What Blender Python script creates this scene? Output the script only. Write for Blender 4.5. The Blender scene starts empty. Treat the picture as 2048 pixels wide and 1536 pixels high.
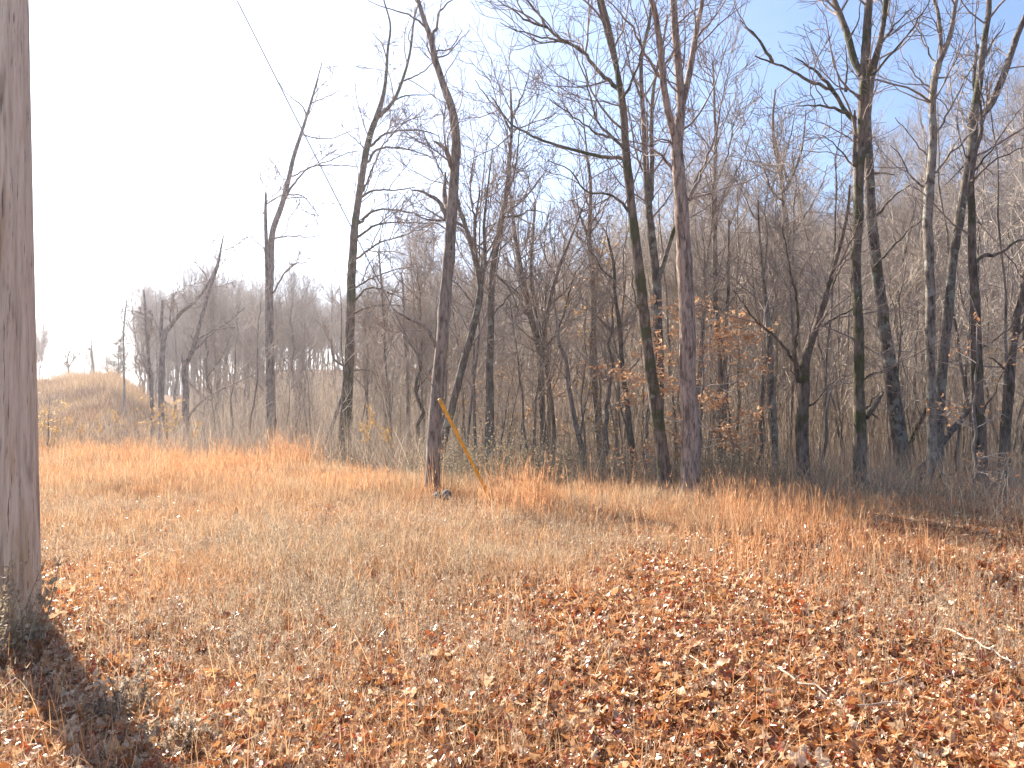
import bpy, math, random
import numpy as np
from mathutils import Vector

rng = np.random.default_rng(11)
random.seed(5)
scene = bpy.context.scene
col = scene.collection
R = math.radians

# ---------------------------------------------------------------- camera
FPX, CX, CY, HZ, EYE = 1577.0, 1024.0, 768.0, 800.0, 1.6
PITCH = math.atan((HZ - CY) / FPX)
cd = bpy.data.cameras.new('camera')
cam = bpy.data.objects.new('camera', cd)
col.objects.link(cam)
cam.location = (0, 0, EYE)
cam.rotation_euler = (R(90) + PITCH, 0, 0)
cd.sensor_width = 36.0
cd.lens = 36.0 * FPX / 2048.0
cd.clip_start = 0.05
cd.clip_end = 3000
scene.camera = cam

# ---------------------------------------------------------------- light
SUN_AZ, SUN_EL = R(-40), R(34)
sdir = Vector((math.sin(SUN_AZ) * math.cos(SUN_EL), math.cos(SUN_AZ) * math.cos(SUN_EL), math.sin(SUN_EL)))
world = bpy.data.worlds.new('World')
scene.world = world
world.use_nodes = True
wn = world.node_tree
bg = wn.nodes['Background']
sky = wn.nodes.new('ShaderNodeTexSky')
sky.sky_type = 'NISHITA'
sky.sun_disc = False
sky.sun_elevation = SUN_EL
sky.sun_rotation = SUN_AZ
sky.air_density = 1.0
sky.dust_density = 1.3
sky.ozone_density = 6.5
wn.links.new(sky.outputs[0], bg.inputs[0])
bg.inputs[1].default_value = 0.068
sl = bpy.data.lights.new('sun', 'SUN')
sl.energy = 5.0
sl.angle = R(0.53)
sl.color = (1.0, 0.905, 0.785)
sun = bpy.data.objects.new('sun', sl)
sun.rotation_euler = sdir.to_track_quat('Z', 'Y').to_euler()
sun.location = (-20, 20, 30)
col.objects.link(sun)
scene.view_settings.view_transform = 'Standard'
scene.view_settings.look = 'None'
scene.view_settings.gamma = 1.0
scene.view_settings.exposure = 1.84
scene.cycles.max_bounces = 7
scene.cycles.transparent_max_bounces = 8
scene.cycles.volume_bounces = 0

# ---------------------------------------------------------------- helpers
def at(px, py, depth):
    """world point seen at photo pixel px,py whose distance ahead of the camera is depth"""
    c, s = math.cos(PITCH), math.sin(PITCH)
    a, b = (px - CX) / FPX, (CY - py) / FPX
    dx, dy, dz = a, c - b * s, s + b * c
    k = depth / dy
    return np.array([dx * k, depth, EYE + dz * k])

def smooth(t):
    t = np.clip(t, 0, 1)
    return t * t * (3 - 2 * t)

UE = [-.65, -.45, -.27, -.19, -.12, 0, .25, .45, .65]
EE = [23.5, 22, 19.5, 17, 14.0, 13.4, 13.0, 11.8, 10.3]
def edge(u): return np.interp(u, UE, EE)

def H(x, y):
    x = np.asarray(x, float); y = np.asarray(y, float)
    u = np.clip(x / np.maximum(y, 6), -.7, .7)
    s = y - edge(u)
    drop = -np.interp(u, [-.6, -.3, 0, .3, .6], [2.2, 2.2, 1.5, 1.0, .7]) * smooth(s / 13)
    zr = np.interp(u, [-.7, -.51, -.41, -.3, -.1, .1, .25, .4, .55, .7], [5.3, 5.1, 5.0, 8, 8, 8, 10, 14, 19, 22])
    ys = np.interp(u, [-.51, -.35], [27, 32])
    ye = np.interp(u, [-.51, -.36], [60, 118])
    rise = zr * smooth((y - ys) / (ye - ys))
    back = -np.interp(u, [-.51, -.38], [.11, .0]) * np.maximum(y - 66, 0)
    back = np.maximum(back, -9)
    n = .05 * np.sin(x * 1.3 + .6 * np.sin(y * .9)) * np.sin(y * 1.1 + 1.3) + .022 * np.sin(x * 3.7 + y * 2.1) + .3 * np.sin(x * .21 + 2) * np.sin(y * .17) * smooth((y - 20) / 30)
    n = n + (.30 * np.sin(x * .55 + 1) * np.sin(y * .31) + .16 * np.sin(x * 1.4) * np.sin(y * .8 + 2)) * smooth((-.40 - u) / .08) * smooth((y - 26) / 10)
    return drop + rise + back + n

def mesh_obj(name, V, F, mat, parent=None, smooth_=True):
    V = np.asarray(V, np.float32).reshape(-1, 3)
    F = np.asarray(F, np.int32)
    k = F.shape[1]
    me = bpy.data.meshes.new(name)
    me.vertices.add(len(V)); me.vertices.foreach_set('co', V.ravel())
    me.loops.add(F.size); me.loops.foreach_set('vertex_index', F.ravel())
    me.polygons.add(len(F))
    me.polygons.foreach_set('loop_start', np.arange(0, F.size, k, dtype=np.int32))
    me.polygons.foreach_set('use_smooth', np.full(len(F), smooth_, bool))
    me.update(calc_edges=True)
    me.materials.append(mat)
    o = bpy.data.objects.new(name, me)
    col.objects.link(o)
    if parent is not None: o.parent = parent
    return o

class MB:
    def __init__(s): s.v = []; s.f = []; s.n = 0
    def add(s, V, F):
        V = np.asarray(V, float).reshape(-1, 3)
        s.v.append(V); s.f.append(np.asarray(F, np.int64) + s.n); s.n += len(V)
    def build(s, name, mat, parent=None, smooth_=True):
        return mesh_obj(name, np.concatenate(s.v), np.concatenate(s.f), mat, parent, smooth_)

def tag(o, label=None, cat=None, group=None, kind=None):
    if label: o['label'] = label
    if cat: o['category'] = cat
    if group: o['group'] = group
    if kind: o['kind'] = kind
    return o

def empty(name, loc, label, cat, group=None):
    o = bpy.data.objects.new(name, None)
    o.empty_display_size = .3
    o.location = loc
    col.objects.link(o)
    return tag(o, label, cat, group)

def norm(v): return v / np.maximum(np.linalg.norm(v, axis=-1, keepdims=True), 1e-9)

def tubes(P, Rr, S, rough=0.0):
    """P (N,K,3) centre lines, Rr (N,K) radii -> verts, quads"""
    N, K, _ = P.shape
    T = np.empty_like(P)
    T[:, 1:-1] = P[:, 2:] - P[:, :-2]; T[:, 0] = P[:, 1] - P[:, 0]; T[:, -1] = P[:, -1] - P[:, -2]
    T = norm(T)
    ref = np.tile(np.array([1., 0, 0]), (N, 1))
    ref[np.abs(norm(P[:, -1] - P[:, 0])[:, 0]) > .75] = (0, 1, 0)
    U = norm(np.cross(T, ref[:, None, :])); W = np.cross(T, U)
    a = np.arange(S) / S * 2 * np.pi
    rr = Rr[:, :, None] * (1 + rough * rng.standard_normal((N, K, S))) if rough else Rr[:, :, None] * np.ones(S)
    V = P[:, :, None, :] + rr[..., None] * (np.cos(a)[:, None] * U[:, :, None, :] + np.sin(a)[:, None] * W[:, :, None, :])
    b = (np.arange(N) * K * S)[:, None, None] + (np.arange(K - 1) * S)[None, :, None]
    s0 = np.arange(S)[None, None, :]; s1 = (s0 + 1) % S
    F = np.stack([b + s0, b + s1, b + S + s1, b + S + s0], -1).reshape(-1, 4)
    return V.reshape(-1, 3), F

def resample(P, Rr, step):
    """Catmull-Rom through P then even steps"""
    P = np.asarray(P, float); Rr = np.asarray(Rr, float)
    n = len(P)
    if n == 2:
        t = np.linspace(0, 1, 12)[:, None]; Q = P[0] * (1 - t) + P[1] * t; q = Rr[0] * (1 - t[:, 0]) + Rr[1] * t[:, 0]
    else:
        E = np.vstack([2 * P[0] - P[1], P, 2 * P[-1] - P[-2]]); Q = []; q = []
        for i in range(n - 1):
            p0, p1, p2, p3 = E[i:i + 4]
            for t in np.linspace(0, 1, 10, endpoint=False):
                Q.append(.5 * ((2 * p1) + (-p0 + p2) * t + (2 * p0 - 5 * p1 + 4 * p2 - p3) * t * t + (-p0 + 3 * p1 - 3 * p2 + p3) * t ** 3))
                q.append(Rr[i] * (1 - t) + Rr[i + 1] * t)
        Q.append(P[-1]); q.append(Rr[-1]); Q = np.array(Q); q = np.array(q)
    d = np.r_[0, np.cumsum(np.linalg.norm(np.diff(Q, axis=0), axis=1))]
    m = max(4, int(d[-1] / step) + 1)
    s = np.linspace(0, d[-1], m)
    return np.stack([np.interp(s, d, Q[:, k]) for k in range(3)], 1), np.interp(s, d, q)

def fixk(P, Rr, K):
    d = np.r_[0, np.cumsum(np.linalg.norm(np.diff(P, axis=0), axis=1))]
    s = np.linspace(0, d[-1], K)
    return np.stack([np.interp(s, d, P[:, k]) for k in range(3)], 1), np.interp(s, d, Rr)

def grow(P, Rr, n, t0, t1, ang, L, K, wig=.18, up=.06, rfac=.012, rmin=.004, tl=.6, angv=.25):
    """spawn n shoots from the parent centre lines"""
    N, KP, _ = P.shape
    ln = np.linalg.norm(np.diff(P, axis=1), axis=2).sum(1)
    i = rng.choice(N, n, p=ln / ln.sum())
    t = rng.uniform(t0, t1, n)
    f = t * (KP - 1); k = np.minimum(f.astype(int), KP - 2); w = (f - k)[:, None]
    p = P[i, k] * (1 - w) + P[i, k + 1] * w
    T = norm(P[i, k + 1] - P[i, k])
    r = Rr[i, k] * (1 - w[:, 0]) + Rr[i, k + 1] * w[:, 0]
    perp = norm(np.cross(T, rng.standard_normal((n, 3))))
    a = ang + angv * rng.standard_normal(n)
    d = norm(np.cos(a)[:, None] * T + np.sin(a)[:, None] * perp)
    le = L * rng.uniform(.45, 1.25, n) * (1 - tl * t)
    out = np.empty((n, K, 3)); out[:, 0] = p
    st = (le / (K - 1))[:, None]
    for q in range(1, K):
        out[:, q] = out[:, q - 1] + d * st
        d = norm(d + wig * rng.standard_normal((n, 3)) + np.array([0, 0, up]))
    r0 = np.maximum(np.minimum(r * .65, rfac * le + .002), rmin)
    rad = r0[:, None] * np.linspace(1, 0, K) + rmin * np.linspace(0, 1, K)
    return out, rad

# ---------------------------------------------------------------- materials
def newmat(name):
    m = bpy.data.materials.new(name); m.use_nodes = True
    nt = m.node_tree
    return m, nt, nt.nodes['Principled BSDF']

def ramp(nt, stops, inp, interp='LINEAR'):
    r = nt.nodes.new('ShaderNodeValToRGB'); r.color_ramp.interpolation = interp
    e = r.color_ramp.elements
    while len(e) < len(stops): e.new(.5)
    for el, (p, c) in zip(e, stops):
        el.position = p; el.color = (*c, 1) if len(c) == 3 else c
    nt.links.new(inp, r.inputs[0])
    return r.outputs[0]

def noise(nt, vec, scale, detail=4, rough=.6):
    n = nt.nodes.new('ShaderNodeTexNoise'); n.inputs['Scale'].default_value = scale
    n.inputs['Detail'].default_value = detail; n.inputs['Roughness'].default_value = rough
    nt.links.new(vec, n.inputs['Vector']); return n.outputs[0]

def mixc(nt, fac, a, b, mode='MIX'):
    m = nt.nodes.new('ShaderNodeMix'); m.data_type = 'RGBA'; m.blend_type = mode
    for s, v in ((m.inputs[0], fac), (m.inputs[6], a), (m.inputs[7], b)):
        if isinstance(v, (int, float)): s.default_value = v
        elif isinstance(v, tuple): s.default_value = (*v, 1)
        else: nt.links.new(v, s)
    return m.outputs[2]

def bark(name, dark, light, lichen=(.26, .27, .22), la=.55, moss=0.0, zs=.22, bump=.9):
    m, nt, b = newmat(name)
    tc = nt.nodes.new('ShaderNodeTexCoord')
    mp = nt.nodes.new('ShaderNodeMapping'); mp.inputs['Scale'].default_value = (1, 1, zs)
    nt.links.new(tc.outputs['Object'], mp.inputs[0])
    n1 = noise(nt, mp.outputs[0], 22, 6, .7)
    c = ramp(nt, [(.36, dark), (.52, light), (.72, tuple(min(1, v * 1.35) for v in light))], n1)
    nd = noise(nt, mp.outputs[0], 7, 5, .7)
    fd = ramp(nt, [(.50, (0, 0, 0)), (.62, (.8,) * 3)], nd)
    c = mixc(nt, fd, c, dark)
    n2 = noise(nt, tc.outputs['Object'], 4.5, 6, .7)
    f = ramp(nt, [(la, (0, 0, 0)), (la + .06, (.85,) * 3)], n2)
    c = mixc(nt, f, c, lichen)
    if moss:
        n3 = noise(nt, tc.outputs['Object'], 1.7, 4, .6)
        f = ramp(nt, [(.62 - moss * .25, (0, 0, 0)), (.70 - moss * .25, (.8,) * 3)], n3)
        c = mixc(nt, f, c, (.055, .062, .015))
    nt.links.new(c, b.inputs['Base Color'])
    b.inputs['Roughness'].default_value = .9
    b.inputs['Specular IOR Level'].default_value = .25
    bp = nt.nodes.new('ShaderNodeBump'); bp.inputs['Strength'].default_value = bump; bp.inputs['Distance'].default_value = .03
    nt.links.new(n1, bp.inputs['Height']); nt.links.new(bp.outputs[0], b.inputs['Normal'])
    return m

def leafy(name, stops, trans=.35, rough=.55, spec=.3, patch=None):
    """thin plant matter: colour varies from blade to blade, lets light through"""
    m, nt, b = newmat(name)
    g = nt.nodes.new('ShaderNodeNewGeometry')
    c = ramp(nt, stops, g.outputs['Random Per Island'])
    if patch:
        tc = nt.nodes.new('ShaderNodeTexCoord')
        f = ramp(nt, [(.42, (0, 0, 0)), (.60, (1, 1, 1))], noise(nt, tc.outputs['Object'], patch[0], 3, .6))
        c = mixc(nt, f, c, mixc(nt, 1.0, c, patch[1], 'MULTIPLY'))
    nt.links.new(c, b.inputs['Base Color'])
    b.inputs['Roughness'].default_value = rough
    b.inputs['Specular IOR Level'].default_value = spec
    t = nt.nodes.new('ShaderNodeBsdfTranslucent'); nt.links.new(c, t.inputs[0])
    mx = nt.nodes.new('ShaderNodeMixShader'); mx.inputs[0].default_value = trans
    out = nt.nodes['Material Output']
    nt.links.new(b.outputs[0], mx.inputs[1]); nt.links.new(t.outputs[0], mx.inputs[2]); nt.links.new(mx.outputs[0], out.inputs[0])
    return m

def plain(name, colr, rough=.8, spec=.3):
    m, nt, b = newmat(name)
    tc = nt.nodes.new('ShaderNodeTexCoord')
    n = noise(nt, tc.outputs['Object'], 9, 4, .6)
    c = ramp(nt, [(.3, tuple(v * .7 for v in colr)), (.7, tuple(min(1, v * 1.2) for v in colr))], n)
    nt.links.new(c, b.inputs['Base Color']); b.inputs['Roughness'].default_value = rough
    b.inputs['Specular IOR Level'].default_value = spec
    return m

M = dict(
    grey=bark('bark_grey', (.07, .055, .045), (.29, .235, .19), la=.60),
    dark=bark('bark_dark', (.045, .034, .026), (.19, .145, .11), la=.66, moss=.35),
    mossy=bark('bark_mossy', (.055, .042, .031), (.22, .17, .125), la=.60, moss=.55),
    shaggy=bark('bark_shaggy', (.09, .062, .047), (.42, .315, .245), la=.64, zs=.2, bump=1.0),
    pale=bark('bark_pale', (.06, .048, .038), (.30, .25, .195), lichen=(.38, .36, .30), la=.52, moss=.12),
    lichen=bark('bark_lichen', (.045, .036, .028), (.20, .16, .125), lichen=(.27, .28, .225), la=.53, moss=.1),
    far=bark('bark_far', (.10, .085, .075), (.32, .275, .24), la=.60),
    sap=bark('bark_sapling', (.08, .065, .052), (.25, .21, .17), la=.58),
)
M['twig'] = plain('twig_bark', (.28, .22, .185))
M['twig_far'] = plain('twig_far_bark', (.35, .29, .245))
M['twig_pale'] = plain('twig_pale_bark', (.50, .42, .34))

def ground_mat():
    m, nt, b = newmat('forest_floor_soil')
    tc = nt.nodes.new('ShaderNodeTexCoord')
    n1 = noise(nt, tc.outputs['Object'], 14, 8, .75)
    c = ramp(nt, [(.3, (.06, .038, .025)), (.5, (.22, .135, .085)), (.68, (.40, .28, .18))], n1)
    n2 = noise(nt, tc.outputs['Object'], .35, 4, .6)
    f = ramp(nt, [(.4, (0, 0, 0)), (.62, (1, 1, 1))], n2)
    c = mixc(nt, f, c, mixc(nt, 1.0, c, (1.0, .82, .72), 'MULTIPLY'))
    nt.links.new(c, b.inputs['Base Color']); b.inputs['Roughness'].default_value = .95
    b.inputs['Specular IOR Level'].default_value = .1
    bp = nt.nodes.new('ShaderNodeBump'); bp.inputs['Strength'].default_value = .8; bp.inputs['Distance'].default_value = .06
    nt.links.new(n1, bp.inputs['Height']); nt.links.new(bp.outputs[0], b.inputs['Normal'])
    return m
M['ground'] = ground_mat()
M['grass'] = leafy('dry_grass_blades', [(0, (.26, .165, .085)), (.35, (.43, .285, .165)), (.7, (.57, .41, .255)), (1, (.74, .60, .40))], .4, .5, .35, (.55, (1.0, .84, .72)))
M['straw'] = leafy('hill_straw', [(0, (.20, .12, .06)), (.4, (.36, .235, .125)), (.8, (.52, .36, .20)), (1, (.68, .52, .32))], .4, .5, .3, (.22, (.55, .42, .34)))
M['sedge'] = leafy('broomsedge_blades', [(0, (.38, .17, .07)), (.4, (.56, .275, .125)), (.8, (.67, .39, .195)), (1, (.78, .56, .32))], .45, .45, .4)
M['weed'] = leafy('dry_weed_stems', [(0, (.20, .15, .10)), (.4, (.36, .27, .185)), (.8, (.50, .40, .28)), (1, (.64, .53, .40))], .42, .6, .25)
M['litter'] = leafy('fallen_leaves', [(0, (.24, .06, .02)), (.06, (.46, .11, .03)), (.1, (.24, .08, .028)), (.28, (.36, .14, .045)), (.5, (.50, .24, .09)), (.74, (.57, .33, .15)), (.9, (.66, .46, .26)), (1, (.76, .62, .44))], .32, .30, .8)
M['beech'] = leafy('beech_leaves', [(0, (.50, .24, .10)), (.5, (.66, .37, .18)), (1, (.76, .54, .34))], .5, .5, .4)
M['gold'] = leafy('gold_leaves', [(0, (.36, .20, .05)), (.5, (.50, .31, .10)), (1, (.62, .44, .18))], .5, .5, .3)
M['brush'] = leafy('brush_stems', [(0, (.20, .15, .11)), (.5, (.36, .28, .21)), (.9, (.52, .43, .33)), (1, (.66, .58, .47))], .35, .7, .25)
M['green'] = leafy('honeysuckle_leaves', [(0, (.17, .145, .085)), (.5, (.29, .25, .15)), (.85, (.38, .31, .20)), (1, (.50, .42, .30))], .35, .55, .35)
M['olive'] = leafy('olive_weed_leaves', [(0, (.28, .22, .135)), (.5, (.45, .36, .23)), (1, (.62, .52, .36))], .3, .6, .3)

# ---------------------------------------------------------------- ground
def ground():
    def axis(n, far): 
        t = np.linspace(-1, 1, n); return np.sinh(t * 5.2) / math.sinh(5.2) * far
    xs = axis(361, 900)
    ty = np.linspace(0, 1, 420)
    ys = -60 + (np.sinh(ty * 4.6 - 1.2) - math.sinh(-1.2)) / (math.sinh(3.4) - math.sinh(-1.2)) * 1200
    ys = np.unique(np.r_[ys, np.linspace(0, 30, 200)])
    X, Y = np.meshgrid(xs, ys)
    Z = H(X, Y)
    V = np.stack([X, Y, Z], -1).reshape(-1, 3)
    ny, nx = X.shape
    i = np.arange(nx - 1)[None, :] + (np.arange(ny - 1) * nx)[:, None]
    F = np.stack([i, i + 1, i + nx + 1, i + nx], -1).reshape(-1, 4)
    return mesh_obj('ground', V, F, M['ground'])
tag(ground(), kind='structure')

# ---------------------------------------------------------------- hand-traced trees
NSTEM = [0]
def lift(pts, depth, drift=0.0, curve=0.0, dbase=None):
    """pixel points (px, py, width px) -> world centre line + radii, the stem drifting in depth as it goes"""
    P = []; Rr = []
    n = len(pts)
    for i, p in enumerate(pts):
        t = i / max(1, n - 1)
        d = depth + drift * t + curve * math.sin(t * math.pi)
        P.append(at(p[0], p[1], d)); Rr.append(max(.004, p[2] / 2 / FPX * d))
    return np.array(P), np.array(Rr)

def widths(pts, w0, w1=1.2):
    n = len(pts)
    return [(p[0], p[1], w0 + (w1 - w0) * (i / (n - 1)) ** .8) for i, p in enumerate(pts)]

def tree(label, depth, stems, limbs=(), mat='grey', twig='twig', dens=1.0, L=1.0, t0=.45, name='bare_tree', lean=0.0, up=.05, group=None, tw=None):
    """stems: [(px,py,w)...] the first is the trunk down to the ground; limbs: (w0, [(px,py)...])"""
    lines = []
    main = list(stems[0])
    P, Rr = lift(main, depth, lean)
    z = float(H(P[0][0], P[0][1])) - .25
    base = P[0].copy()
    dirn = (P[0] - P[1]) / max(.1, abs(P[0][2] - P[1][2]))
    if base[2] > z + .05:
        b2 = base + np.array([dirn[0] * .5, dirn[1] * .5, 0]) * (base[2] - z); b2[2] = z
        P = np.vstack([b2, P]); Rr = np.r_[Rr[0] * 1.12, Rr]
    root = empty(name, (float(P[0][0]), float(P[0][1]), float(P[0][2]) + .25), label, 'tree', group)
    off = np.array(root.location)
    allst = []
    def extend(P, Rr, px_last):
        if px_last[1] <= 12 and Rr[-1] > .012:
            d = norm(P[-1] - P[-2]); ext = []
            er = []
            Ltop = min(7.0, Rr[-1] * 75)
            for k in (1, 2, 3, 4):
                d = norm(d + .13 * rng.standard_normal(3) + np.array([0, 0, .12]))
                ext.append((ext[-1] if ext else P[-1]) + d * Ltop / 4); er.append(Rr[-1] * (1 - k / 4.4))
            P = np.vstack([P, ext]); Rr = np.r_[Rr, er]
        return P, Rr
    P, Rr = extend(P, Rr, main[-1])
    tb = MB()
    Q, q = resample(P, Rr, .12)
    hgt = Q[:, 2] - Q[0, 2]
    q = q * (1 + .85 * np.exp(-hgt / .25))
    for _ in range(5):
        kk = rng.uniform(.8, 7); q = q * (1 + rng.uniform(.05, .14) * np.exp(-((hgt - kk) / .09) ** 2))
    Q[:, :2] += np.stack([np.interp(np.arange(len(Q)), np.arange(0, len(Q) + 6, 6), rng.standard_normal(len(np.arange(0, len(Q) + 6, 6))) * .012) for _ in (0, 1)], 1)
    V, F = tubes(Q[None] - off, q[None], 16, .035); tb.add(V, F)
    allst.append((Q, q, t0))
    for st in stems[1:]:
        P, Rr = lift(st, depth + lean * .5, rng.uniform(-.6, .6))
        P, Rr = extend(P, Rr, st[-1])
        Q, q = resample(P, Rr, .14); V, F = tubes(Q[None] - off, q[None], 12, .03); tb.add(V, F)
        allst.append((Q, q, .1))
    tb.build('trunk', M[mat], root)
    segs = []
    for st in [main] + [list(q) for q in stems[1:]] + [list(q[1]) for q in limbs]:
        segs.append([(p[0], p[1]) for p in st])
    for li, (w0, pts) in enumerate(limbs):
        best = None
        for si, sg in enumerate(segs):
            if si == len(stems) + li: continue
            for (ax, ay), (bx, by) in zip(sg[:-1], sg[1:]):
                dx, dy = bx - ax, by - ay; t = max(0, min(1, ((pts[0][0] - ax) * dx + (pts[0][1] - ay) * dy) / (dx * dx + dy * dy + 1e-6)))
                qx, qy = ax + dx * t, ay + dy * t; dd = math.hypot(qx - pts[0][0], qy - pts[0][1])
                if best is None or dd < best[0]: best = (dd, qx, qy)
        if best[0] > 1.0: pts = [(best[1], best[2] + best[0] * .25)] + list(pts)
        pw = widths(pts, w0 * 1.25, max(1.5, w0 * .3))
        ln = math.hypot(pts[-1][0] - pts[0][0], pts[-1][1] - pts[0][1]) / FPX * depth
        dr = rng.uniform(-.45, .45) * ln
        f0 = np.clip((main[0][1] - pts[0][1]) / max(1, main[0][1] - main[-1][1]), 0, 1)
        P, Rr = lift(pw, depth + lean * f0, dr, rng.uniform(-.1, .1) * ln)
        P, Rr = extend(P, Rr, pts[-1])
        Q, q = resample(P, Rr, .10)
        Q[1:-1] += rng.standard_normal((len(Q) - 2, 3)) * .010
        V, F = tubes(Q[None] - off, q[None], 7, .04)
        mesh_obj('branch', V, F, M[mat], root)
        allst.append((Q, q, .15))
    # fine crown grown from every stem
    K0 = 24
    A = []; B = []; 
    for Q, q, ts in allst:
        k = int(ts * (len(Q) - 1)); a, b = fixk(Q[k:], q[k:], K0); A.append(a); B.append(b)
    A = np.array(A); B = np.array(B)
    tot = np.linalg.norm(np.diff(A, axis=1), axis=2).sum()
    n1 = int(tot * 1.9 * dens) + 3
    rm = max(.0029, .00030 * depth)
    P1, R1 = grow(A, B, n1, .0, 1, .85, 1.7 * L, 8, .16, up, .011, rm * 1.2, .3)
    P2, R2 = grow(P1, R1, int(n1 * 4.5), .15, 1, .7, .85 * L, 6, .2, up, .009, rm, .4)
    P3, R3 = grow(P2, R2, int(n1 * 13), .15, 1, .7, .42 * L, 4, .22, up, .007, rm * .85, .4)
    cb = MB()
    for p, r, s in ((P1, R1, 5), (P2, R2, 4), (P3, R3, 3)):
        V, F = tubes(p - off, r, s); cb.add(V, F)
    cb.build('crown', M[tw or twig], root)
    return root

NEAR = 'tall bare trees along the clearing edge'
tree('tall bare tree with a snapped dead spike on its left, standing alone left of centre', 24.5,
     [[(545, 935, 19), (540, 750, 18), (538, 620, 17), (540, 540, 15), (545, 470, 12), (560, 420, 11), (575, 370, 10), (590, 310, 8), (612, 240, 6), (630, 180, 4), (645, 125, 2)],
      [(536, 600, 9), (533, 500, 8), (531, 430, 7), (532, 385, 4)]],
     [(4, [(546, 478), (580, 472), (620, 474), (640, 470)]), (4, [(550, 583), (562, 555), (585, 530), (605, 525), (622, 528)]),
      (5, [(572, 395), (590, 365), (620, 335), (660, 330), (700, 332), (722, 335)]), (3.5, [(588, 352), (615, 337), (660, 320), (700, 305), (716, 303)]),
      (3, [(612, 240), (607, 215), (590, 200), (572, 185), (558, 165)]), (3, [(610, 270), (640, 277), (670, 275), (705, 260)]),
      (2.5, [(590, 315), (585, 300), (573, 295)]), (3, [(575, 390), (605, 392), (640, 435)]), (3, [(533, 408), (560, 392), (575, 392)]), (2.5, [(531, 430), (518, 418)]),
      (3, [(625, 205), (650, 195), (680, 180)]), (3, [(565, 397), (600, 395), (618, 397)])], mat='far', dens=.6, L=.8, up=.02)
tree('tall bare tree with long arching branches, right of the one with a dead spike', 22,
     [[(690, 960, 25), (693, 850, 21), (698, 700, 19), (702, 600, 18), (706, 500, 16), (715, 410, 14), (728, 330, 13), (742, 270, 12), (757, 225, 11), (770, 170, 7), (775, 100, 5), (780, 50, 4), (768, 0, 3)],
      [(755, 235, 9), (785, 205, 7), (805, 160, 6), (820, 105, 5), (828, 40, 4), (838, 0, 3)]],
     [(6, [(722, 395), (745, 382), (790, 380), (830, 375)]), (6, [(722, 445), (740, 425), (770, 418), (820, 425), (870, 438)]),
      (6, [(720, 472), (750, 450), (790, 445), (860, 446)]), (5, [(716, 515), (760, 485), (810, 470), (870, 446)]),
      (6, [(735, 325), (752, 300), (790, 295), (830, 302), (870, 318)]), (6, [(745, 290), (765, 270), (800, 261), (850, 262), (880, 275)]),
      (5, [(728, 380), (745, 335), (770, 285), (810, 245), (850, 230)]), (4, [(713, 575), (745, 555), (790, 540), (830, 533)]),
      (5, [(712, 600), (730, 578), (760, 578), (790, 590), (840, 610)]), (4, [(712, 625), (745, 612), (790, 610), (830, 620)]),
      (4, [(790, 200), (820, 190), (870, 190)]), (4, [(775, 130), (765, 90), (745, 65)]), (4, [(800, 165), (835, 150), (865, 125), (880, 90)]),
      (4, [(712, 740), (740, 742), (770, 760)])], mat='mossy', dens=1.3, L=.85)
tree('thick crooked-topped bare tree with a broken stub, directly behind the yellow guy guard', 13.2,
     [[(864, 990, 30), (868, 900, 28), (875, 800, 25), (880, 720, 25), (886, 640, 24), (896, 540, 22), (902, 440, 22), (908, 350, 20), (912, 280, 18), (905, 220, 16), (888, 170, 14), (872, 120, 13), (862, 75, 11), (848, 40, 10), (835, 0, 8)],
      [(900, 425, 15), (890, 400, 12), (889, 370, 8), (891, 345, 4)]],
     [(14, [(904, 335), (897, 305), (882, 290), (869, 282)]), (8, [(866, 78), (872, 50), (880, 22), (905, 0)]),
      (9, [(894, 440), (880, 405), (860, 390), (835, 382), (822, 380)]), (5, [(893, 440), (860, 440), (830, 430)]),
      (9, [(876, 700), (862, 672), (850, 655), (825, 640), (800, 628), (788, 618)]), (4, [(877, 100), (905, 95), (925, 60)]),
      (5, [(858, 60), (820, 30), (780, 20), (735, 0)]), (4, [(868, 115), (890, 112), (915, 85), (940, 60)]), (4, [(896, 460), (870, 445), (840, 452)])],
     mat='grey', dens=.4, L=.8, t0=.6)
tree('leaning speckled tree rising to a fan of upright branches, right behind the thick crooked one', 16,
     [[(874, 985, 18), (885, 900, 16), (905, 815, 15), (925, 735, 15), (943, 670, 14), (957, 610, 14), (960, 560, 12), (945, 500, 10), (925, 440, 8), (905, 385, 6)],
      [(961, 580, 8), (970, 520, 7), (968, 450, 6), (975, 380, 4), (985, 300, 2.5)], [(955, 540, 6), (950, 460, 5), (960, 380, 3)]],
     [(5, [(925, 440), (915, 400), (890, 355), (862, 300), (840, 250)]), (5, [(945, 500), (950, 440), (940, 380), (945, 330)]), (5, [(930, 455), (905, 440), (890, 430)]),
      (4, [(950, 620), (925, 580), (905, 560)]), (4, [(962, 560), (985, 500), (1010, 440), (1030, 400)])], mat='lichen', dens=1.5, up=.14)
tree('straight speckled tree in the centre with small upright top, above the yellow guard', 17,
     [[(980, 960, 17), (978, 850, 16), (979, 740, 15), (981, 650, 14), (985, 560, 12), (993, 500, 12), (1003, 440, 10), (1014, 380, 9), (1020, 310, 7), (1024, 250, 6), (1022, 180, 4)],
      [(1000, 470, 6), (1012, 400, 5), (1030, 340, 4), (1040, 250, 2)]],
     [(5, [(993, 550), (1020, 580), (1045, 640)]), (5, [(1005, 435), (1040, 430), (1060, 420), (1090, 425)]), (4, [(1020, 330), (1035, 340), (1055, 330)]), (4, [(985, 630), (1010, 600), (1040, 570), (1070, 540)]),
      (4, [(1023, 265), (1005, 230), (970, 190), (950, 160)]), (4, [(1024, 240), (1045, 190), (1060, 140)]), (4, [(986, 600), (970, 570), (955, 540)])], mat='lichen', dens=1.5, up=.14)
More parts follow.
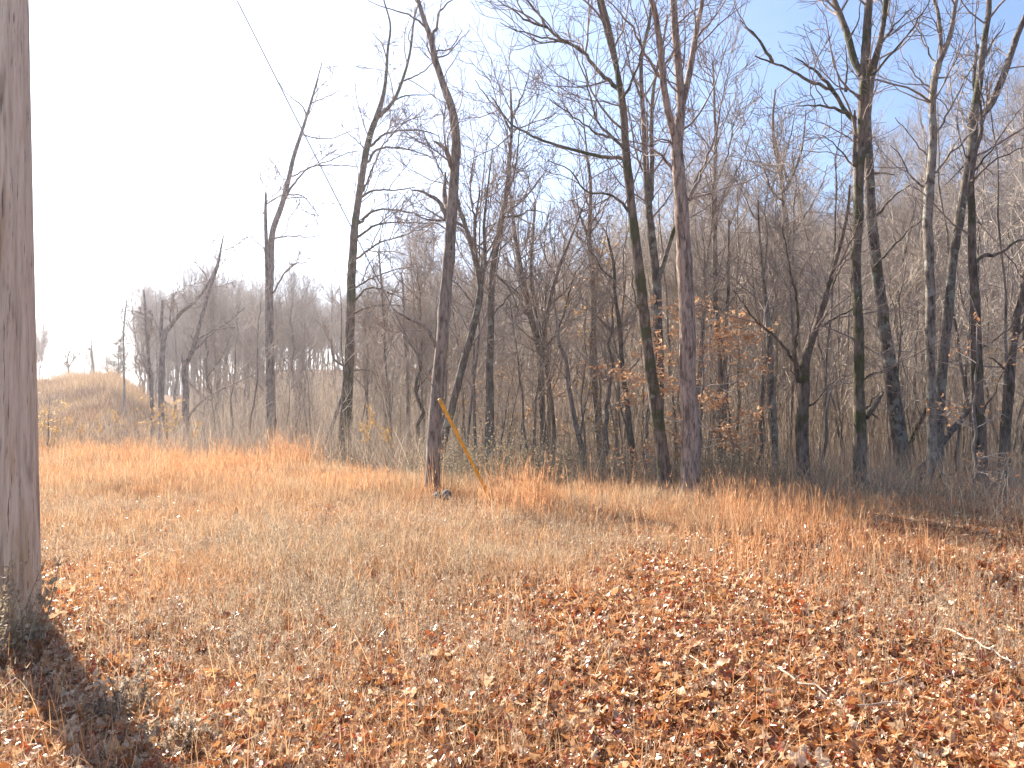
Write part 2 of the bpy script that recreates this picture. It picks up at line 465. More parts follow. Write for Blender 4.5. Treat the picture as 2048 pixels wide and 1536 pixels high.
tree('forked tree opening into a wide vase of limbs, just right of the centre straight one', 19,
     [[(1092, 945, 18), (1086, 850, 13), (1083, 750, 13), (1078, 690, 15), (1062, 640, 13), (1050, 580, 11), (1038, 520, 9), (1028, 450, 7), (1020, 390, 4)],
      [(1104, 945, 9), (1108, 860, 8), (1098, 770, 8), (1085, 690, 8), (1072, 620, 8), (1062, 550, 7), (1066, 470, 5), (1070, 400, 3)],
      [(1082, 690, 9), (1092, 640, 9), (1105, 580, 8), (1120, 530, 7), (1140, 480, 5), (1160, 430, 4), (1180, 380, 2)]],
     [(6, [(1095, 690), (1120, 650), (1135, 600), (1150, 550), (1180, 500)]), (4, [(1045, 600), (1020, 570), (1000, 555)]), (4, [(1115, 560), (1085, 500), (1080, 460)]), (4, [(1060, 640), (1040, 600), (1005, 560)])],
     mat='grey', dens=1.7, up=.12)
tree('thin bowed tree curving left, right of the vase-shaped forked tree', 18,
     [[(1170, 965, 12), (1164, 900, 11), (1150, 840, 10), (1138, 780, 9), (1132, 720, 8), (1120, 690, 6), (1112, 640, 5), (1100, 580, 3)]],
     [(4, [(1160, 880), (1168, 820), (1180, 770), (1182, 700)])], mat='far', dens=1.0, L=.7)
tree('slim tree with orange dead leaves clinging up its trunk, right of centre', 19,
     [[(1202, 985, 14), (1197, 880, 13), (1190, 780, 12), (1186, 700, 13), (1188, 620, 11), (1185, 540, 10), (1178, 470, 9), (1180, 380, 7), (1172, 300, 4), (1168, 220, 2)]],
     [(5, [(1188, 560), (1205, 500), (1220, 430)]), (5, [(1180, 480), (1160, 430), (1150, 370)]), (4, [(1190, 640), (1215, 590), (1230, 560)])], mat='grey', dens=1.7, up=.12)
tree('thin crooked tree just left of the dark leaning trunk', 17,
     [[(1275, 985, 12), (1266, 900, 12), (1256, 820, 10), (1246, 740, 9), (1240, 660, 8), (1232, 590, 7), (1228, 530, 6), (1215, 470, 4)]],
     [(3, [(1230, 560), (1205, 540), (1180, 500)])], mat='dark', dens=.9, L=.8)
tree('dark mossy trunk leaning left at the clearing edge, beside the largest tree', 13,
     [[(1334, 1010, 28), (1326, 920, 26), (1316, 840, 25), (1303, 750, 23), (1293, 670, 22), (1283, 590, 21), (1272, 500, 20), (1262, 420, 18), (1256, 350, 17), (1248, 270, 16), (1243, 190, 15), (1236, 140, 10), (1225, 80, 9), (1212, 30, 8), (1203, 0, 7)],
      [(1240, 170, 9), (1228, 120, 9), (1212, 60, 8), (1196, 0, 7)]],
     [(9, [(1240, 180), (1205, 150), (1165, 105), (1125, 80), (1095, 55), (1075, 25), (1055, 0)]), (8, [(1248, 318), (1200, 312), (1140, 298), (1090, 282), (1040, 260), (1010, 235), (985, 195)]),
      (7, [(1248, 300), (1225, 275), (1195, 245), (1180, 190), (1165, 115)]), (6, [(1246, 195), (1265, 160), (1282, 105), (1300, 60), (1330, 10)]),
      (6, [(1262, 432), (1240, 400), (1215, 388), (1175, 384), (1155, 360), (1135, 338), (1095, 320)]), (5, [(1225, 275), (1190, 265), (1150, 235), (1100, 200)]),
      (5, [(1095, 55), (1050, 40), (1020, 15), (990, 10)]), (5, [(1165, 105), (1140, 88), (1085, 75), (1030, 60), (1000, 45)]), (4, [(1125, 80), (1080, 85), (1025, 55)]),
      (5, [(1290, 640), (1270, 600), (1262, 540)])],
     mat='mossy', dens=1.2, L=1.0)
tree('straight grey tree partly hidden between the leaning dark trunk and the largest tree', 16,
     [[(1322, 985, 20), (1320, 850, 20), (1318, 700, 19), (1313, 600, 18), (1308, 520, 17), (1300, 440, 15), (1293, 370, 14), (1290, 280, 10), (1284, 200, 9), (1282, 120, 8), (1298, 50, 7), (1305, 0, 6)],
      [(1303, 400, 9), (1304, 320, 9), (1303, 250, 8), (1308, 170, 7), (1325, 90, 5), (1335, 30, 4)], [(1318, 560, 9), (1335, 500, 9), (1352, 450, 8), (1375, 400, 6), (1400, 340, 4)]],
     [(5, [(1290, 350), (1270, 300), (1262, 240), (1255, 200)]), (4, [(1284, 200), (1262, 140), (1250, 80), (1240, 0)])], mat='lichen', dens=1.3)
tree('largest tree, a broad shaggy grey-brown trunk forking high up at the clearing edge', 12.6,
     [[(1384, 1015, 38), (1381, 900, 35), (1377, 780, 34), (1374, 660, 32), (1370, 540, 29), (1366, 430, 27), (1361, 330, 25), (1358, 285, 24), (1362, 210, 17), (1356, 130, 16), (1350, 60, 14), (1346, 0, 13)],
      [(1357, 300, 17), (1343, 250, 15), (1330, 190, 14), (1322, 110, 13), (1314, 50, 12), (1303, 0, 11)],
      [(1366, 205, 13), (1376, 160, 13), (1386, 105, 12), (1395, 50, 10), (1405, 0, 9)]],
     [(8, [(1350, 350), (1335, 322), (1310, 302), (1285, 284), (1255, 284)]), (7, [(1378, 400), (1392, 372), (1400, 350), (1420, 300), (1435, 250), (1442, 200)]),
      (7, [(1320, 155), (1290, 105), (1268, 62), (1240, 25), (1215, 0)]), (6, [(1393, 75), (1415, 50), (1437, 25), (1450, 0)]), (5, [(1378, 400), (1410, 390), (1440, 380)]),
      (5, [(1360, 300), (1330, 280), (1300, 285)]), (4, [(1388, 610), (1410, 615), (1425, 640)]), (5, [(1320, 120), (1345, 70), (1362, 20)]), (4, [(1335, 230), (1352, 212), (1350, 180)])],
     mat='shaggy', dens=1.1, L=1.0)
tree('slim tree with a clean straight stem and upright top, first right of the largest tree', 18,
     [[(1446, 970, 15), (1441, 860, 14), (1441, 760, 12), (1440, 690, 13), (1431, 620, 12), (1430, 540, 10), (1430, 450, 9), (1430, 360, 8), (1432, 280, 6), (1428, 200, 5), (1425, 120, 3)],
      [(1448, 950, 8), (1450, 800, 8), (1448, 690, 7), (1456, 600, 6), (1457, 520, 5), (1458, 440, 4)]],
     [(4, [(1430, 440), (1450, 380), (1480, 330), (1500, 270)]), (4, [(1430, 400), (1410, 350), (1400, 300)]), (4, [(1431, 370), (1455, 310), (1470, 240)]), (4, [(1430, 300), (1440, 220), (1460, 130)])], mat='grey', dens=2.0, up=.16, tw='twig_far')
tree('slim pale-barked tree midway between the largest tree and the black forked tree', 17,
     [[(1554, 985, 13), (1550, 900, 13), (1546, 800, 12), (1541, 720, 11), (1538, 650, 9), (1528, 570, 7), (1520, 480, 5), (1515, 400, 3)]],
     [(4, [(1538, 650), (1550, 600), (1555, 540)])], mat='pale', dens=1.1)
tree('tree with a feathery pale crown against the blue sky, behind the black forked tree', 22,
     [[(1598, 960, 15), (1597, 800, 15), (1592, 640, 14), (1588, 560, 13), (1578, 490, 12), (1568, 420, 11), (1563, 360, 9), (1550, 300, 8), (1545, 240, 5), (1550, 180, 3)],
      [(1570, 380, 6), (1590, 340, 5), (1605, 290, 4), (1612, 220, 2)]],
     [(5, [(1566, 400), (1545, 385), (1525, 330), (1505, 290)]), (5, [(1575, 470), (1540, 440), (1500, 400)]), (5, [(1580, 480), (1610, 430), (1640, 380), (1655, 330)]),
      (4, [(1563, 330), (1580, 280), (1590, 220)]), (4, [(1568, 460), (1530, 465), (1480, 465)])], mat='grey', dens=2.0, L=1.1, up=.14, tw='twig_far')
tree('black-barked forked tree with a thick left limb, at the clearing edge right of centre', 14,
     [[(1608, 1010, 28), (1606, 930, 26), (1604, 850, 24), (1605, 780, 23), (1608, 730, 21), (1620, 690, 16), (1632, 655, 14), (1648, 600, 11), (1662, 550, 9), (1680, 490, 8), (1694, 430, 6), (1700, 370, 3)]],
     [(9, [(1598, 760), (1590, 710), (1596, 640), (1590, 580), (1576, 520), (1565, 450)]), (7, [(1592, 730), (1570, 695), (1545, 668), (1515, 645), (1485, 605), (1465, 580)]),
      (6, [(1630, 660), (1660, 640), (1690, 625), (1720, 610)]), (5, [(1625, 810), (1650, 780), (1680, 750)]), (5, [(1640, 640), (1670, 560), (1700, 500), (1730, 450)]), (4, [(1600, 760), (1580, 740)])],
     mat='dark', dens=1.3)
tree('dark trunk with green mossy edge that splits into many limbs high up', 13.5,
     [[(1726, 990, 26), (1722, 900, 25), (1718, 800, 22), (1715, 700, 19), (1714, 600, 18), (1714, 480, 18), (1716, 380, 19), (1720, 310, 20), (1726, 240, 22), (1730, 160, 20), (1733, 100, 18), (1736, 50, 16), (1738, 0, 15)],
      [(1722, 150, 12), (1708, 120, 14), (1695, 70, 13), (1680, 30, 12), (1668, 0, 11)], [(1735, 150, 11), (1752, 110, 11), (1765, 60, 10), (1772, 0, 9)], [(1708, 330, 8), (1710, 260, 7), (1709, 220, 4)]],
     [(10, [(1708, 240), (1690, 220), (1668, 185), (1625, 165), (1580, 140), (1545, 125), (1510, 112)]), (6, [(1695, 225), (1660, 215), (1625, 212), (1592, 212)]), (7, [(1668, 185), (1640, 150), (1610, 130), (1590, 115)]),
      (6, [(1745, 150), (1780, 110), (1815, 70), (1845, 25), (1860, 0)]), (6, [(1545, 125), (1522, 85), (1500, 60), (1480, 40)]), (6, [(1690, 185), (1695, 140), (1690, 90)]),
      (6, [(1722, 200), (1700, 180), (1670, 178)]), (5, [(1706, 330), (1680, 300), (1645, 270)]), (6, [(1760, 90), (1790, 50), (1830, 10)]), (5, [(1700, 75), (1715, 45), (1722, 0)]), (4, [(1724, 760), (1750, 745), (1780, 750)]), (5, [(1726, 820), (1745, 800), (1760, 785)])],
     mat='mossy', dens=.9, tw='twig')
tree('grey trunk blotched with pale green lichen, leaning left behind the dark split trunk', 16,
     [[(1802, 910, 30), (1793, 830, 28), (1782, 760, 26), (1772, 690, 24), (1762, 600, 22), (1752, 520, 21), (1744, 440, 20), (1738, 360, 19), (1735, 280, 17), (1740, 200, 12), (1750, 120, 9), (1765, 50, 7), (1775, 0, 6)]],
     [(6, [(1745, 440), (1780, 400), (1820, 370)]), (5, [(1738, 350), (1765, 345), (1790, 350)]), (5, [(1752, 530), (1790, 490), (1830, 450), (1860, 430)])], mat='lichen', dens=.7, t0=.6)
tree('pale slender trunk with a clean upper fork against deep blue sky', 13.5,
     [[(1864, 1010, 20), (1864, 900, 19), (1863, 780, 18), (1861, 660, 18), (1858, 560, 18), (1857, 460, 18), (1860, 370, 17), (1866, 290, 15), (1868, 210, 13), (1874, 140, 13), (1886, 110, 10), (1900, 70, 9), (1906, 30, 8), (1912, 0, 7)],
      [(1876, 145, 9), (1882, 110, 8), (1880, 60, 8), (1875, 20, 7), (1868, 0, 6)]],
     [(5, [(1874, 345), (1900, 310), (1935, 275), (1965, 235), (1975, 200)]), (5, [(1874, 265), (1900, 220), (1930, 160), (1960, 110)]), (5, [(1848, 375), (1820, 350), (1800, 310), (1780, 290)]),
      (4, [(1866, 178), (1845, 165), (1820, 135), (1805, 115)]), (4, [(1870, 125), (1850, 90), (1835, 60), (1810, 20)]), (4, [(1850, 310), (1825, 275), (1790, 235)]), (4, [(1878, 155), (1900, 155), (1915, 140)])],
     mat='pale', dens=.7, t0=.6)
tree('lichen-spotted trunk curving right into a wide high fork near the right edge', 14.5,
     [[(1876, 960, 19), (1880, 860, 18), (1884, 760, 18), (1890, 680, 18), (1900, 590, 17), (1908, 510, 17), (1920, 430, 17), (1932, 350, 17), (1944, 290, 18), (1948, 240, 19), (1955, 190, 15), (1965, 120, 13), (1974, 60, 11), (1978, 0, 10)],
      [(1950, 240, 13), (1978, 215, 13), (2000, 170, 13), (2018, 120, 12), (2035, 70, 11), (2052, 30, 10)], [(1952, 200, 7), (1948, 150, 7), (1955, 90, 6)]],
     [(5, [(1935, 320), (1920, 280), (1912, 230)]), (5, [(1965, 120), (1985, 85), (2010, 45)]), (5, [(1945, 300), (1920, 340), (1890, 370)])], mat='lichen', dens=.65, t0=.65)
tree('rough brown-black trunk with a bent dark limb reaching the right edge', 13,
     [[(1966, 1020, 24), (1962, 930, 22), (1958, 840, 22), (1957, 760, 20), (1953, 680, 19), (1951, 600, 17), (1947, 520, 15), (1945, 440, 14), (1942, 370, 13), (1950, 310, 9), (1965, 260, 7), (1962, 200, 4)]],
     [(10, [(1952, 525), (1965, 512), (1990, 510), (2015, 495), (2035, 482), (2070, 475)]), (6, [(1956, 700), (1990, 680), (2020, 655), (2050, 620)]), (5, [(1965, 830), (2000, 760), (2030, 700)]),
      (5, [(1948, 345), (1975, 310), (2010, 260), (2045, 215)]), (5, [(1945, 360), (1980, 330), (2030, 300), (2060, 290)])], mat='dark', dens=.75, t0=.6)
tree('dark leaning tree bending off the right edge of the view', 15,
     [[(2006, 950, 20), (2012, 860, 19), (2018, 780, 19), (2026, 700, 17), (2036, 640, 15), (2045, 580, 14), (2060, 500, 11), (2075, 400, 8)]],
     [(6, [(2020, 760), (2000, 730), (1975, 715)]), (5, [(2030, 680), (2060, 640), (2090, 620)])], mat='dark', dens=1.0)
tree('thin tree with a high fork seen between the pale trunk and the lichen-blotched trunk', 19,
     [[(1806, 960, 12), (1806, 820, 10), (1800, 700, 9), (1790, 640, 7), (1800, 560, 6), (1815, 480, 5), (1835, 400, 3)]], [(4, [(1800, 640), (1830, 600), (1850, 560)])], mat='pale', dens=1.2, tw='twig_far')
tree('old broken-topped tree with a limb stub, standing in the left hollow', 27,
     [[(371, 945, 14), (372, 860, 13), (371, 790, 13), (369, 735, 12), (378, 715, 10), (392, 680, 8), (404, 630, 8), (418, 580, 7), (434, 530, 6), (440, 500, 4), (447, 470, 2)]],
     [(8, [(371, 735), (364, 720), (365, 705)]), (5, [(372, 840), (400, 805), (440, 780), (475, 765), (512, 745)]), (5, [(385, 705), (420, 670), (460, 640), (490, 615)]), (4, [(392, 680), (430, 660), (470, 655)]), (4, [(434, 530), (425, 560), (405, 600)])],
     mat='far', dens=.5, L=.7)
tree('twin-stemmed tree with a far-leaning limb, beside the old broken-topped one', 29,
     [[(322, 930, 13), (324, 840, 12), (322, 760, 11), (326, 700, 11), (330, 665, 10), (338, 655, 9), (362, 625, 8), (395, 598, 6), (420, 560, 5), (440, 520, 3)],
      [(326, 700, 9), (322, 660, 8), (323, 640, 7), (325, 600, 4)]], [(4, [(330, 690), (318, 660), (300, 620)]), (4, [(340, 640), (345, 600), (360, 570)])], mat='far', dens=.8, L=.7)
tree('slender bare tree curving up at the left of the twin-stemmed tree', 32,
     [[(305, 900, 9), (305, 850, 8), (302, 780, 8), (296, 700, 7), (292, 640, 5), (288, 580, 3)]], [(3, [(300, 760), (285, 720), (270, 690)])], mat='far', dens=1.4, L=.7)
tree('tall thin snag with tufted tip at the foot of the grassy hill', 48,
     [[(249, 815, 5), (248, 740, 4), (247, 680, 3.5), (249, 640, 3), (253, 600, 2.5)]], [(2, [(248, 650), (243, 635), (246, 610)])], mat='far', dens=.5, L=.35)
tree('bare leaning dead trunk in the brush, crossing behind the arching-branch tree', 24,
     [[(640, 935, 9), (655, 880, 8), (672, 830, 7), (690, 780, 6), (700, 740, 5), (670, 720, 4), (662, 680, 3)]], mat='far', dens=.6, L=.6)
tree('slim dark tree standing between the arching-branch tree and the thick crooked tree', 21,
     [[(818, 935, 9), (817, 850, 8), (815, 780, 8), (814, 720, 7), (808, 650, 6), (806, 590, 5), (802, 545, 3)]], [(4, [(818, 870), (838, 880), (850, 900)]), (3, [(812, 640), (830, 600), (850, 570)])], mat='far', dens=.9, L=.8)
tree('thin tree with reddish-grey stem directly right of the arching-branch tree', 23,
     [[(775, 945, 8), (774, 850, 8), (772, 760, 7), (770, 690, 6), (768, 620, 6), (760, 540, 4), (758, 480, 2)]], [(4, [(768, 640), (785, 590), (800, 560)]), (3, [(766, 600), (750, 560), (745, 520)])], mat='far', dens=1.3, L=.8)

# ---------------------------------------------------------------- background trees (one kind at a time, then copied)
def proto_tree(seed, h=16.0, r=.15, fork=.5, spread=.55, nb=20, up=.12, kinks=1.0):
    global rng
    keep = rng; rng = np.random.default_rng(seed)
    K = 22
    z = np.linspace(0, 1, K)
    P = np.zeros((1, K, 3)); P[0, :, 2] = z * h
    w = np.cumsum(rng.standard_normal((K, 2)) * .07 * kinks, axis=0); w -= w[0]
    P[0, :, :2] = w
    Rr = (r * (1 - z) ** .75 + .012)[None]; Rr[0, 0] *= 1.35
    tb = MB(); V, F = tubes(P, Rr, 9, .03); tb.add(V, F)
    P1, R1 = grow(P, Rr, nb, fork, .97, spread, h * .34, 10, .1, up, .013, .010, .35)
    V, F = tubes(P1[:max(3, nb // 4)], R1[:max(3, nb // 4)], 6); tb.add(V, F)
    V, F = tubes(P1[max(3, nb // 4):], R1[max(3, nb // 4):], 5)
    cb = MB(); cb.add(V, F)
    A = np.concatenate([P1, fixk(P[0, int(K * fork):], Rr[0, int(K * fork):], 10)[0][None]])
    B = np.concatenate([R1, fixk(P[0, int(K * fork):], Rr[0, int(K * fork):], 10)[1][None]])
    P2, R2 = grow(A, B, nb * 11, .12, 1, .62, h * .125, 7, .15, up, .008, .0052, .35)
    P3, R3 = grow(P2, R2, nb * 60, .1, 1, .6, h * .06, 4, .18, up, .006, .0042, .35)
    P4, R4 = grow(P3, R3, nb * 90, .1, 1, .6, h * .034, 3, .2, up, .005, .0038, .3)
    for p, q, s in ((P2, R2, 4), (P3, R3, 3), (P4, R4, 3)):
        V, F = tubes(p, q, s); cb.add(V, F)
    # small dead branches low on the trunk
    P5, R5 = grow(P, Rr, 12, .12, fork, 1.2, 1.3, 5, .2, .02, .008, .006, .1)
    V, F = tubes(P5, R5, 4); cb.add(V, F)
    rng = keep
    return tb, cb

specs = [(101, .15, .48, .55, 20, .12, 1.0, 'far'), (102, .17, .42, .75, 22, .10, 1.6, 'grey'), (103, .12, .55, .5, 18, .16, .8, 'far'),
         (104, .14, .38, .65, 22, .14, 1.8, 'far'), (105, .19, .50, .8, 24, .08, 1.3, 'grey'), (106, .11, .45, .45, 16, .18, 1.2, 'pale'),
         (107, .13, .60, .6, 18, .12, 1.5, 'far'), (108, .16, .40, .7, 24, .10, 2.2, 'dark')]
protos = []
for sd, r, fk, sp, nb, up, kk, mt in specs:
    tb, cb = proto_tree(sd, 16, r, fk, sp, nb, up, kk)
    protos.append((tb, cb, mt))

YTOP = ([-.72, -.49, -.47, -.40, -.32, -.2, -.1, 0, .13, .25, .4, .6, .72],
        [640, 640, 570, 565, 580, 590, 580, 560, 535, 490, 440, 385, 370])
def place_ok(u, y):
    s = y - edge(u)
    if s < 4: return False
    if u < -.485: return 62 < y
    if u < -.42 and y < 48 + (u + .42) * -100: return False
    if u < -.2 and y < 36 and random.random() < .8: return False
    return True
spots = []
tries = 0
while len(spots) < 30 and tries < 4000:
    tries += 1; u = random.uniform(-.655, -.495); y = random.uniform(66, 112)
    if all(abs(u * y - a * b) > 1.1 or abs(y - b) > 2 for a, b in spots): spots.append((u, y))
while len(spots) < 268 and tries < 60000:
    tries += 1
    u = random.uniform(-.70, .70)
    y = 17 + 68 * random.random() ** 1.25
    if u < -.2: y = random.uniform(34, 92)
    if u < -.485: 
        continue
    if not place_ok(u, y): continue
    if u > -.1 and y < 34 and random.random() < .25: continue
    if any(abs(u * y - a * b) < 1.4 + y * .008 and abs(y - b) < 1.7 for a, b in spots): continue
    spots.append((u, y))
LAB = [(0, 'left'), (1, 'midleft'), (2, 'centre'), (3, 'right')]
LAND = [(90, 'the utility pole'), (137, 'the small crest tree'), (189, 'the crest snag pole'), (249, 'the tufted snag'), (322, 'the twin-stemmed tree'), (371, 'the broken-topped tree'), (543, 'the dead-spiked tree'), (640, 'the leaning dead stem'), (700, 'the arching-branch tree'),
        (772, 'the thin reddish tree'), (818, 'the slim dark tree'), (870, 'the thick crooked tree'), (925, 'the leaning fan tree'), (980, 'the speckled straight tree'), (1085, 'the vase-shaped tree'), (1150, 'the thin bowed tree'), (1195, 'the orange-leaved tree'),
        (1255, 'the thin crooked tree'), (1310, 'the dark leaning trunk'), (1380, 'the largest tree'), (1442, 'the clean-stemmed tree'), (1545, 'the slim pale tree'), (1606, 'the black forked tree'), (1720, 'the mossy split trunk'), (1785, 'the blotched trunk'), (1863, 'the pale slender trunk'), (1895, 'the spotted forked trunk'), (1960, 'the bent-limbed trunk'), (2025, 'the rightmost dark tree')]
def where(u):
    px = CX + u * FPX
    q = min(LAND, key=lambda l: abs(l[0] - px))
    side = 'just left of' if px < q[0] - 8 else 'just right of' if px > q[0] + 8 else 'in line with'
    return side + ' ' + q[1]
LOOK = ['slender grey', 'wide-crowned grey', 'thin straight', 'low-branched', 'broad spreading', 'thin pale', 'high-crowned', 'dark many-limbed']
def far_label(k, u, y, h):
    d = 'near' if y < 36 else 'mid' if y < 58 else 'far'
    lb = f"{d} {LOOK[k]} {'tall ' if h > 14 else 'short ' if h < 9.5 else ''}bare tree {where(u)}"
    return lb if len(lb.replace('-', ' ').split()) < 16 else lb.replace('bare tree', 'tree')
GRP = {'left': 'bare trees on the crest of the grassy hill', 'midleft': 'bare trees of the wood beyond the left hollow', 'centre': 'bare trees of the wood behind the centre', 'right': 'bare trees of the wood on the right hillside'}
built = {}
def zone(u): return 0 if u < -.485 else 1 if u < -.16 else 2 if u < .13 else 3
spots.sort(key=lambda s: s[1])
for n, (u, y) in enumerate(spots):
    k = random.randrange(len(protos))
    x = u * y; z = float(H(x, y))
    yt = float(np.interp(u, *YTOP)) + random.uniform(-25, 70)
    if u > -.14 and random.random() < .22: yt -= random.uniform(50, 230)
    h = EYE + (HZ - yt) / FPX * y - z
    if zone(u) == 0: h = EYE + (HZ - (random.uniform(650, 690) if u < -.59 else random.uniform(690, 745))) / FPX * y - z
    h = max(4.5, min(21, h))
    sc = h / 16
    lab = far_label(k, u, y, h); g = LAB[zone(u)][1]
    if k not in built:
        tb, cb, mt = protos[k]
        root = empty('bare_tree', (x, y, z - .1), lab, 'tree', GRP[g])
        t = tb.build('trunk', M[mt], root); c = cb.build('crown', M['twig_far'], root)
        built[k] = (root, t, c)
    else:
        r0, t0_, c0 = built[k]
        root = r0.copy(); col.objects.link(root); root.location = (x, y, z - .1)
        root['label'] = lab; root['group'] = GRP[g]
        for part in (t0_, c0):
            q = part.copy(); col.objects.link(q); q.parent = root
    root.scale = (sc * random.uniform(.9, 1.15),) * 2 + (sc,)
    root.rotation_euler = (random.uniform(-.05, .05), random.uniform(-.06, .06), random.uniform(0, 6.28))

# the distant wood: far too many to count
def distant_wood():
    pts = []; scs = []
    while len(pts) < 1300:
        u = random.uniform(-.80, .80)
        y = random.uniform(70, 190) if u > -.16 else random.uniform(88, 150)
        if u < -.47: continue
        if u < .0 and random.random() < .35: continue
        x = u * y; z = float(H(x, y))
        yt = float(np.interp(u, *YTOP)) + random.uniform(0, 90)
        h = max(7, min(19, EYE + (HZ - yt) / FPX * y - z))
        h = min(h, 12.5)
        pts.append((x, y, z - .1)); scs.append(h / 16)
    me = bpy.data.meshes.new('distant_wood'); me.from_pydata(pts, [], [])
    a = me.attributes.new('size', 'FLOAT', 'POINT'); a.data.foreach_set('value', scs)
    o = bpy.data.objects.new('distant_wood', me); col.objects.link(o)
    tag(o, 'far grey wood of bare trees massed on the hillside behind', 'woodland', kind='stuff')
    ng = bpy.data.node_groups.new('distant_wood_nodes', 'GeometryNodeTree')
    ng.interface.new_socket('Geometry', in_out='INPUT', socket_type='NodeSocketGeometry')
    ng.interface.new_socket('Geometry', in_out='OUTPUT', socket_type='NodeSocketGeometry')
    N = ng.nodes; Lk = ng.links
    gi = N.new('NodeGroupInput'); go = N.new('NodeGroupOutput')
    j = N.new('GeometryNodeJoinGeometry')
    for k in sorted(built):
        _, t, c = built[k]
        jj = N.new('GeometryNodeJoinGeometry')
        for ob in (c, t):
            oi = N.new('GeometryNodeObjectInfo'); oi.transform_space = 'ORIGINAL'; oi.inputs[0].default_value = ob
            Lk.new(oi.outputs['Geometry'], jj.inputs[0])
        g2 = N.new('GeometryNodeGeometryToInstance'); Lk.new(jj.outputs[0], g2.inputs[0]); Lk.new(g2.outputs[0], j.inputs[0])
    ip = N.new('GeometryNodeInstanceOnPoints'); ip.inputs['Pick Instance'].default_value = True
    rv = N.new('FunctionNodeRandomValue'); rv.data_type = 'FLOAT_VECTOR'
    rv.inputs[0].default_value = (-.04, -.04, 0); rv.inputs[1].default_value = (.04, .04, 6.28)
    na = N.new('GeometryNodeInputNamedAttribute'); na.data_type = 'FLOAT'; na.inputs[0].default_value = 'size'
    Lk.new(gi.outputs[0], ip.inputs['Points']); Lk.new(j.outputs[0], ip.inputs['Instance'])
    Lk.new(rv.outputs[0], ip.inputs['Rotation']); Lk.new(na.outputs[0], ip.inputs['Scale']); Lk.new(ip.outputs[0], go.inputs[0])
    md = o.modifiers.new('wood', 'NODES'); md.node_group = ng
distant_wood()

# ---------------------------------------------------------------- saplings
def sapling_proto(seed, h=5.0):
    global rng
    keep = rng; rng = np.random.default_rng(seed)
    K = 16; z = np.linspace(0, 1, K)
    P = np.zeros((1, K, 3)); P[0, :, 2] = z * h
    w = np.cumsum(rng.standard_normal((K, 2)) * .028, axis=0); P[0, :, :2] = w - w[0]
    Rr = (.026 * (1 - z) ** .8 + .005)[None]
    tb = MB(); V, F = tubes(P, Rr, 7); tb.add(V, F)
    P1, R1 = grow(P, Rr, 17, .25, .97, .75, 1.3, 7, .14, .12, .008, .004, .4)
    P2, R2 = grow(P1, R1, 80, .1, 1, .65, .6, 5, .18, .06, .008, .0038, .4)
    P3, R3 = grow(P2, R2, 160, .1, 1, .65, .25, 3, .2, .04, .008, .003, .3)
    cb = MB()
    for p, q, s in ((P1, R1, 4), (P2, R2, 3), (P3, R3, 3)):
        V, F = tubes(p, q, s); cb.add(V, F)
    rng = keep
    return tb, cb
sapp = [sapling_proto(200 + i) + (['sap', 'far', 'grey', 'sap'][i],) for i in range(4)]
sb = {}
SL = {0: ('thin grey sapling in the brush of the left hollow', 'saplings in the left hollow'), 1: ('thin sapling at the wood edge behind the centre trunks', 'saplings behind the centre trunks'), 2: ('thin upright sapling in the crowded understorey at right', 'saplings in the right understorey')}
cnt = 0
while cnt < 298:
    u = random.uniform(-.40, .70)
    if u < .1 and random.random() < .45: continue
    s = (4.5 if u > -.05 else 1.8) + 24 * random.random() ** 1.3
    y = float(edge(u)) + s
    x = u * y; z = float(H(x, y)); k = random.randrange(4)
    zn = 0 if u < -.12 else 1 if u < .14 else 2
    sc = random.uniform(.55, 1.7) * (1 if zn else .7)
    g = SL[zn][1]
    lab = f"{'tall' if sc > 1.25 else 'short' if sc < .85 else 'middling'} {['tan', 'light grey', 'dark grey', 'buff'][k]} {'edge' if s < 4 else 'inner' if s < 11 else 'deep-set'} sapling {where(u)}"
    if k not in sb:
        tb, cb, mt = sapp[k]
        root = empty('sapling', (x, y, z - .05), lab, 'sapling', g)
        sb[k] = (root, tb.build('trunk', M[mt], root), cb.build('crown', M['twig_pale'], root))
    else:
        root = sb[k][0].copy(); col.objects.link(root); root.location = (x, y, z - .05); root['label'] = lab; root['group'] = g
        for part in sb[k][1:]:
            q = part.copy(); col.objects.link(q); q.parent = root
    root.scale = (min(sc, 1.25),) * 2 + (sc,)
    root.rotation_euler = (random.uniform(-.12, .12), random.uniform(-.16, .16), random.uniform(0, 6.28))
    cnt += 1

# ---------------------------------------------------------------- leaves
def leaf_shape(kind, seed):
    r = np.random.default_rng(seed)
    n = 9
    t = np.linspace(0, 1, n)
    if kind == 'oak':
        w = .30 * np.sin(np.pi * np.clip(t, .02, .98)) ** .7 * np.array([.25, .75, .45, 1.15, .6, 1.25, .65, .95, .12])
    else:
        w = .27 * np.sin(np.pi * np.clip(t, .03, .97)) ** .8
    bend = r.uniform(-1.0, 1.6); cup = r.uniform(-.5, 1.1); tw = r.uniform(-.8, .8)
    V = []
    for i in range(n):
        for sgn in (-1, 0, 1):
            x = w[i] * sgn * (1 + .25 * r.standard_normal() * (sgn != 0)); y = t[i] - .5
            z = cup * (abs(x) ** 1.3) * 1.2 + bend * .32 * (y * y) * 2 + .035 * r.standard_normal()
            a = tw * y; V.append((x * math.cos(a) - z * math.sin(a), y, x * math.sin(a) + z * math.cos(a)))
    F = []
    for i in range(n - 1):
        b = i * 3; F += [(b, b + 1, b + 4, b + 3), (b + 1, b + 2, b + 5, b + 4)]
    return np.array(V), np.array(F)
OAK = [leaf_shape('oak', i) for i in range(10)] + [leaf_shape('beech', 50 + i) for i in range(5)]

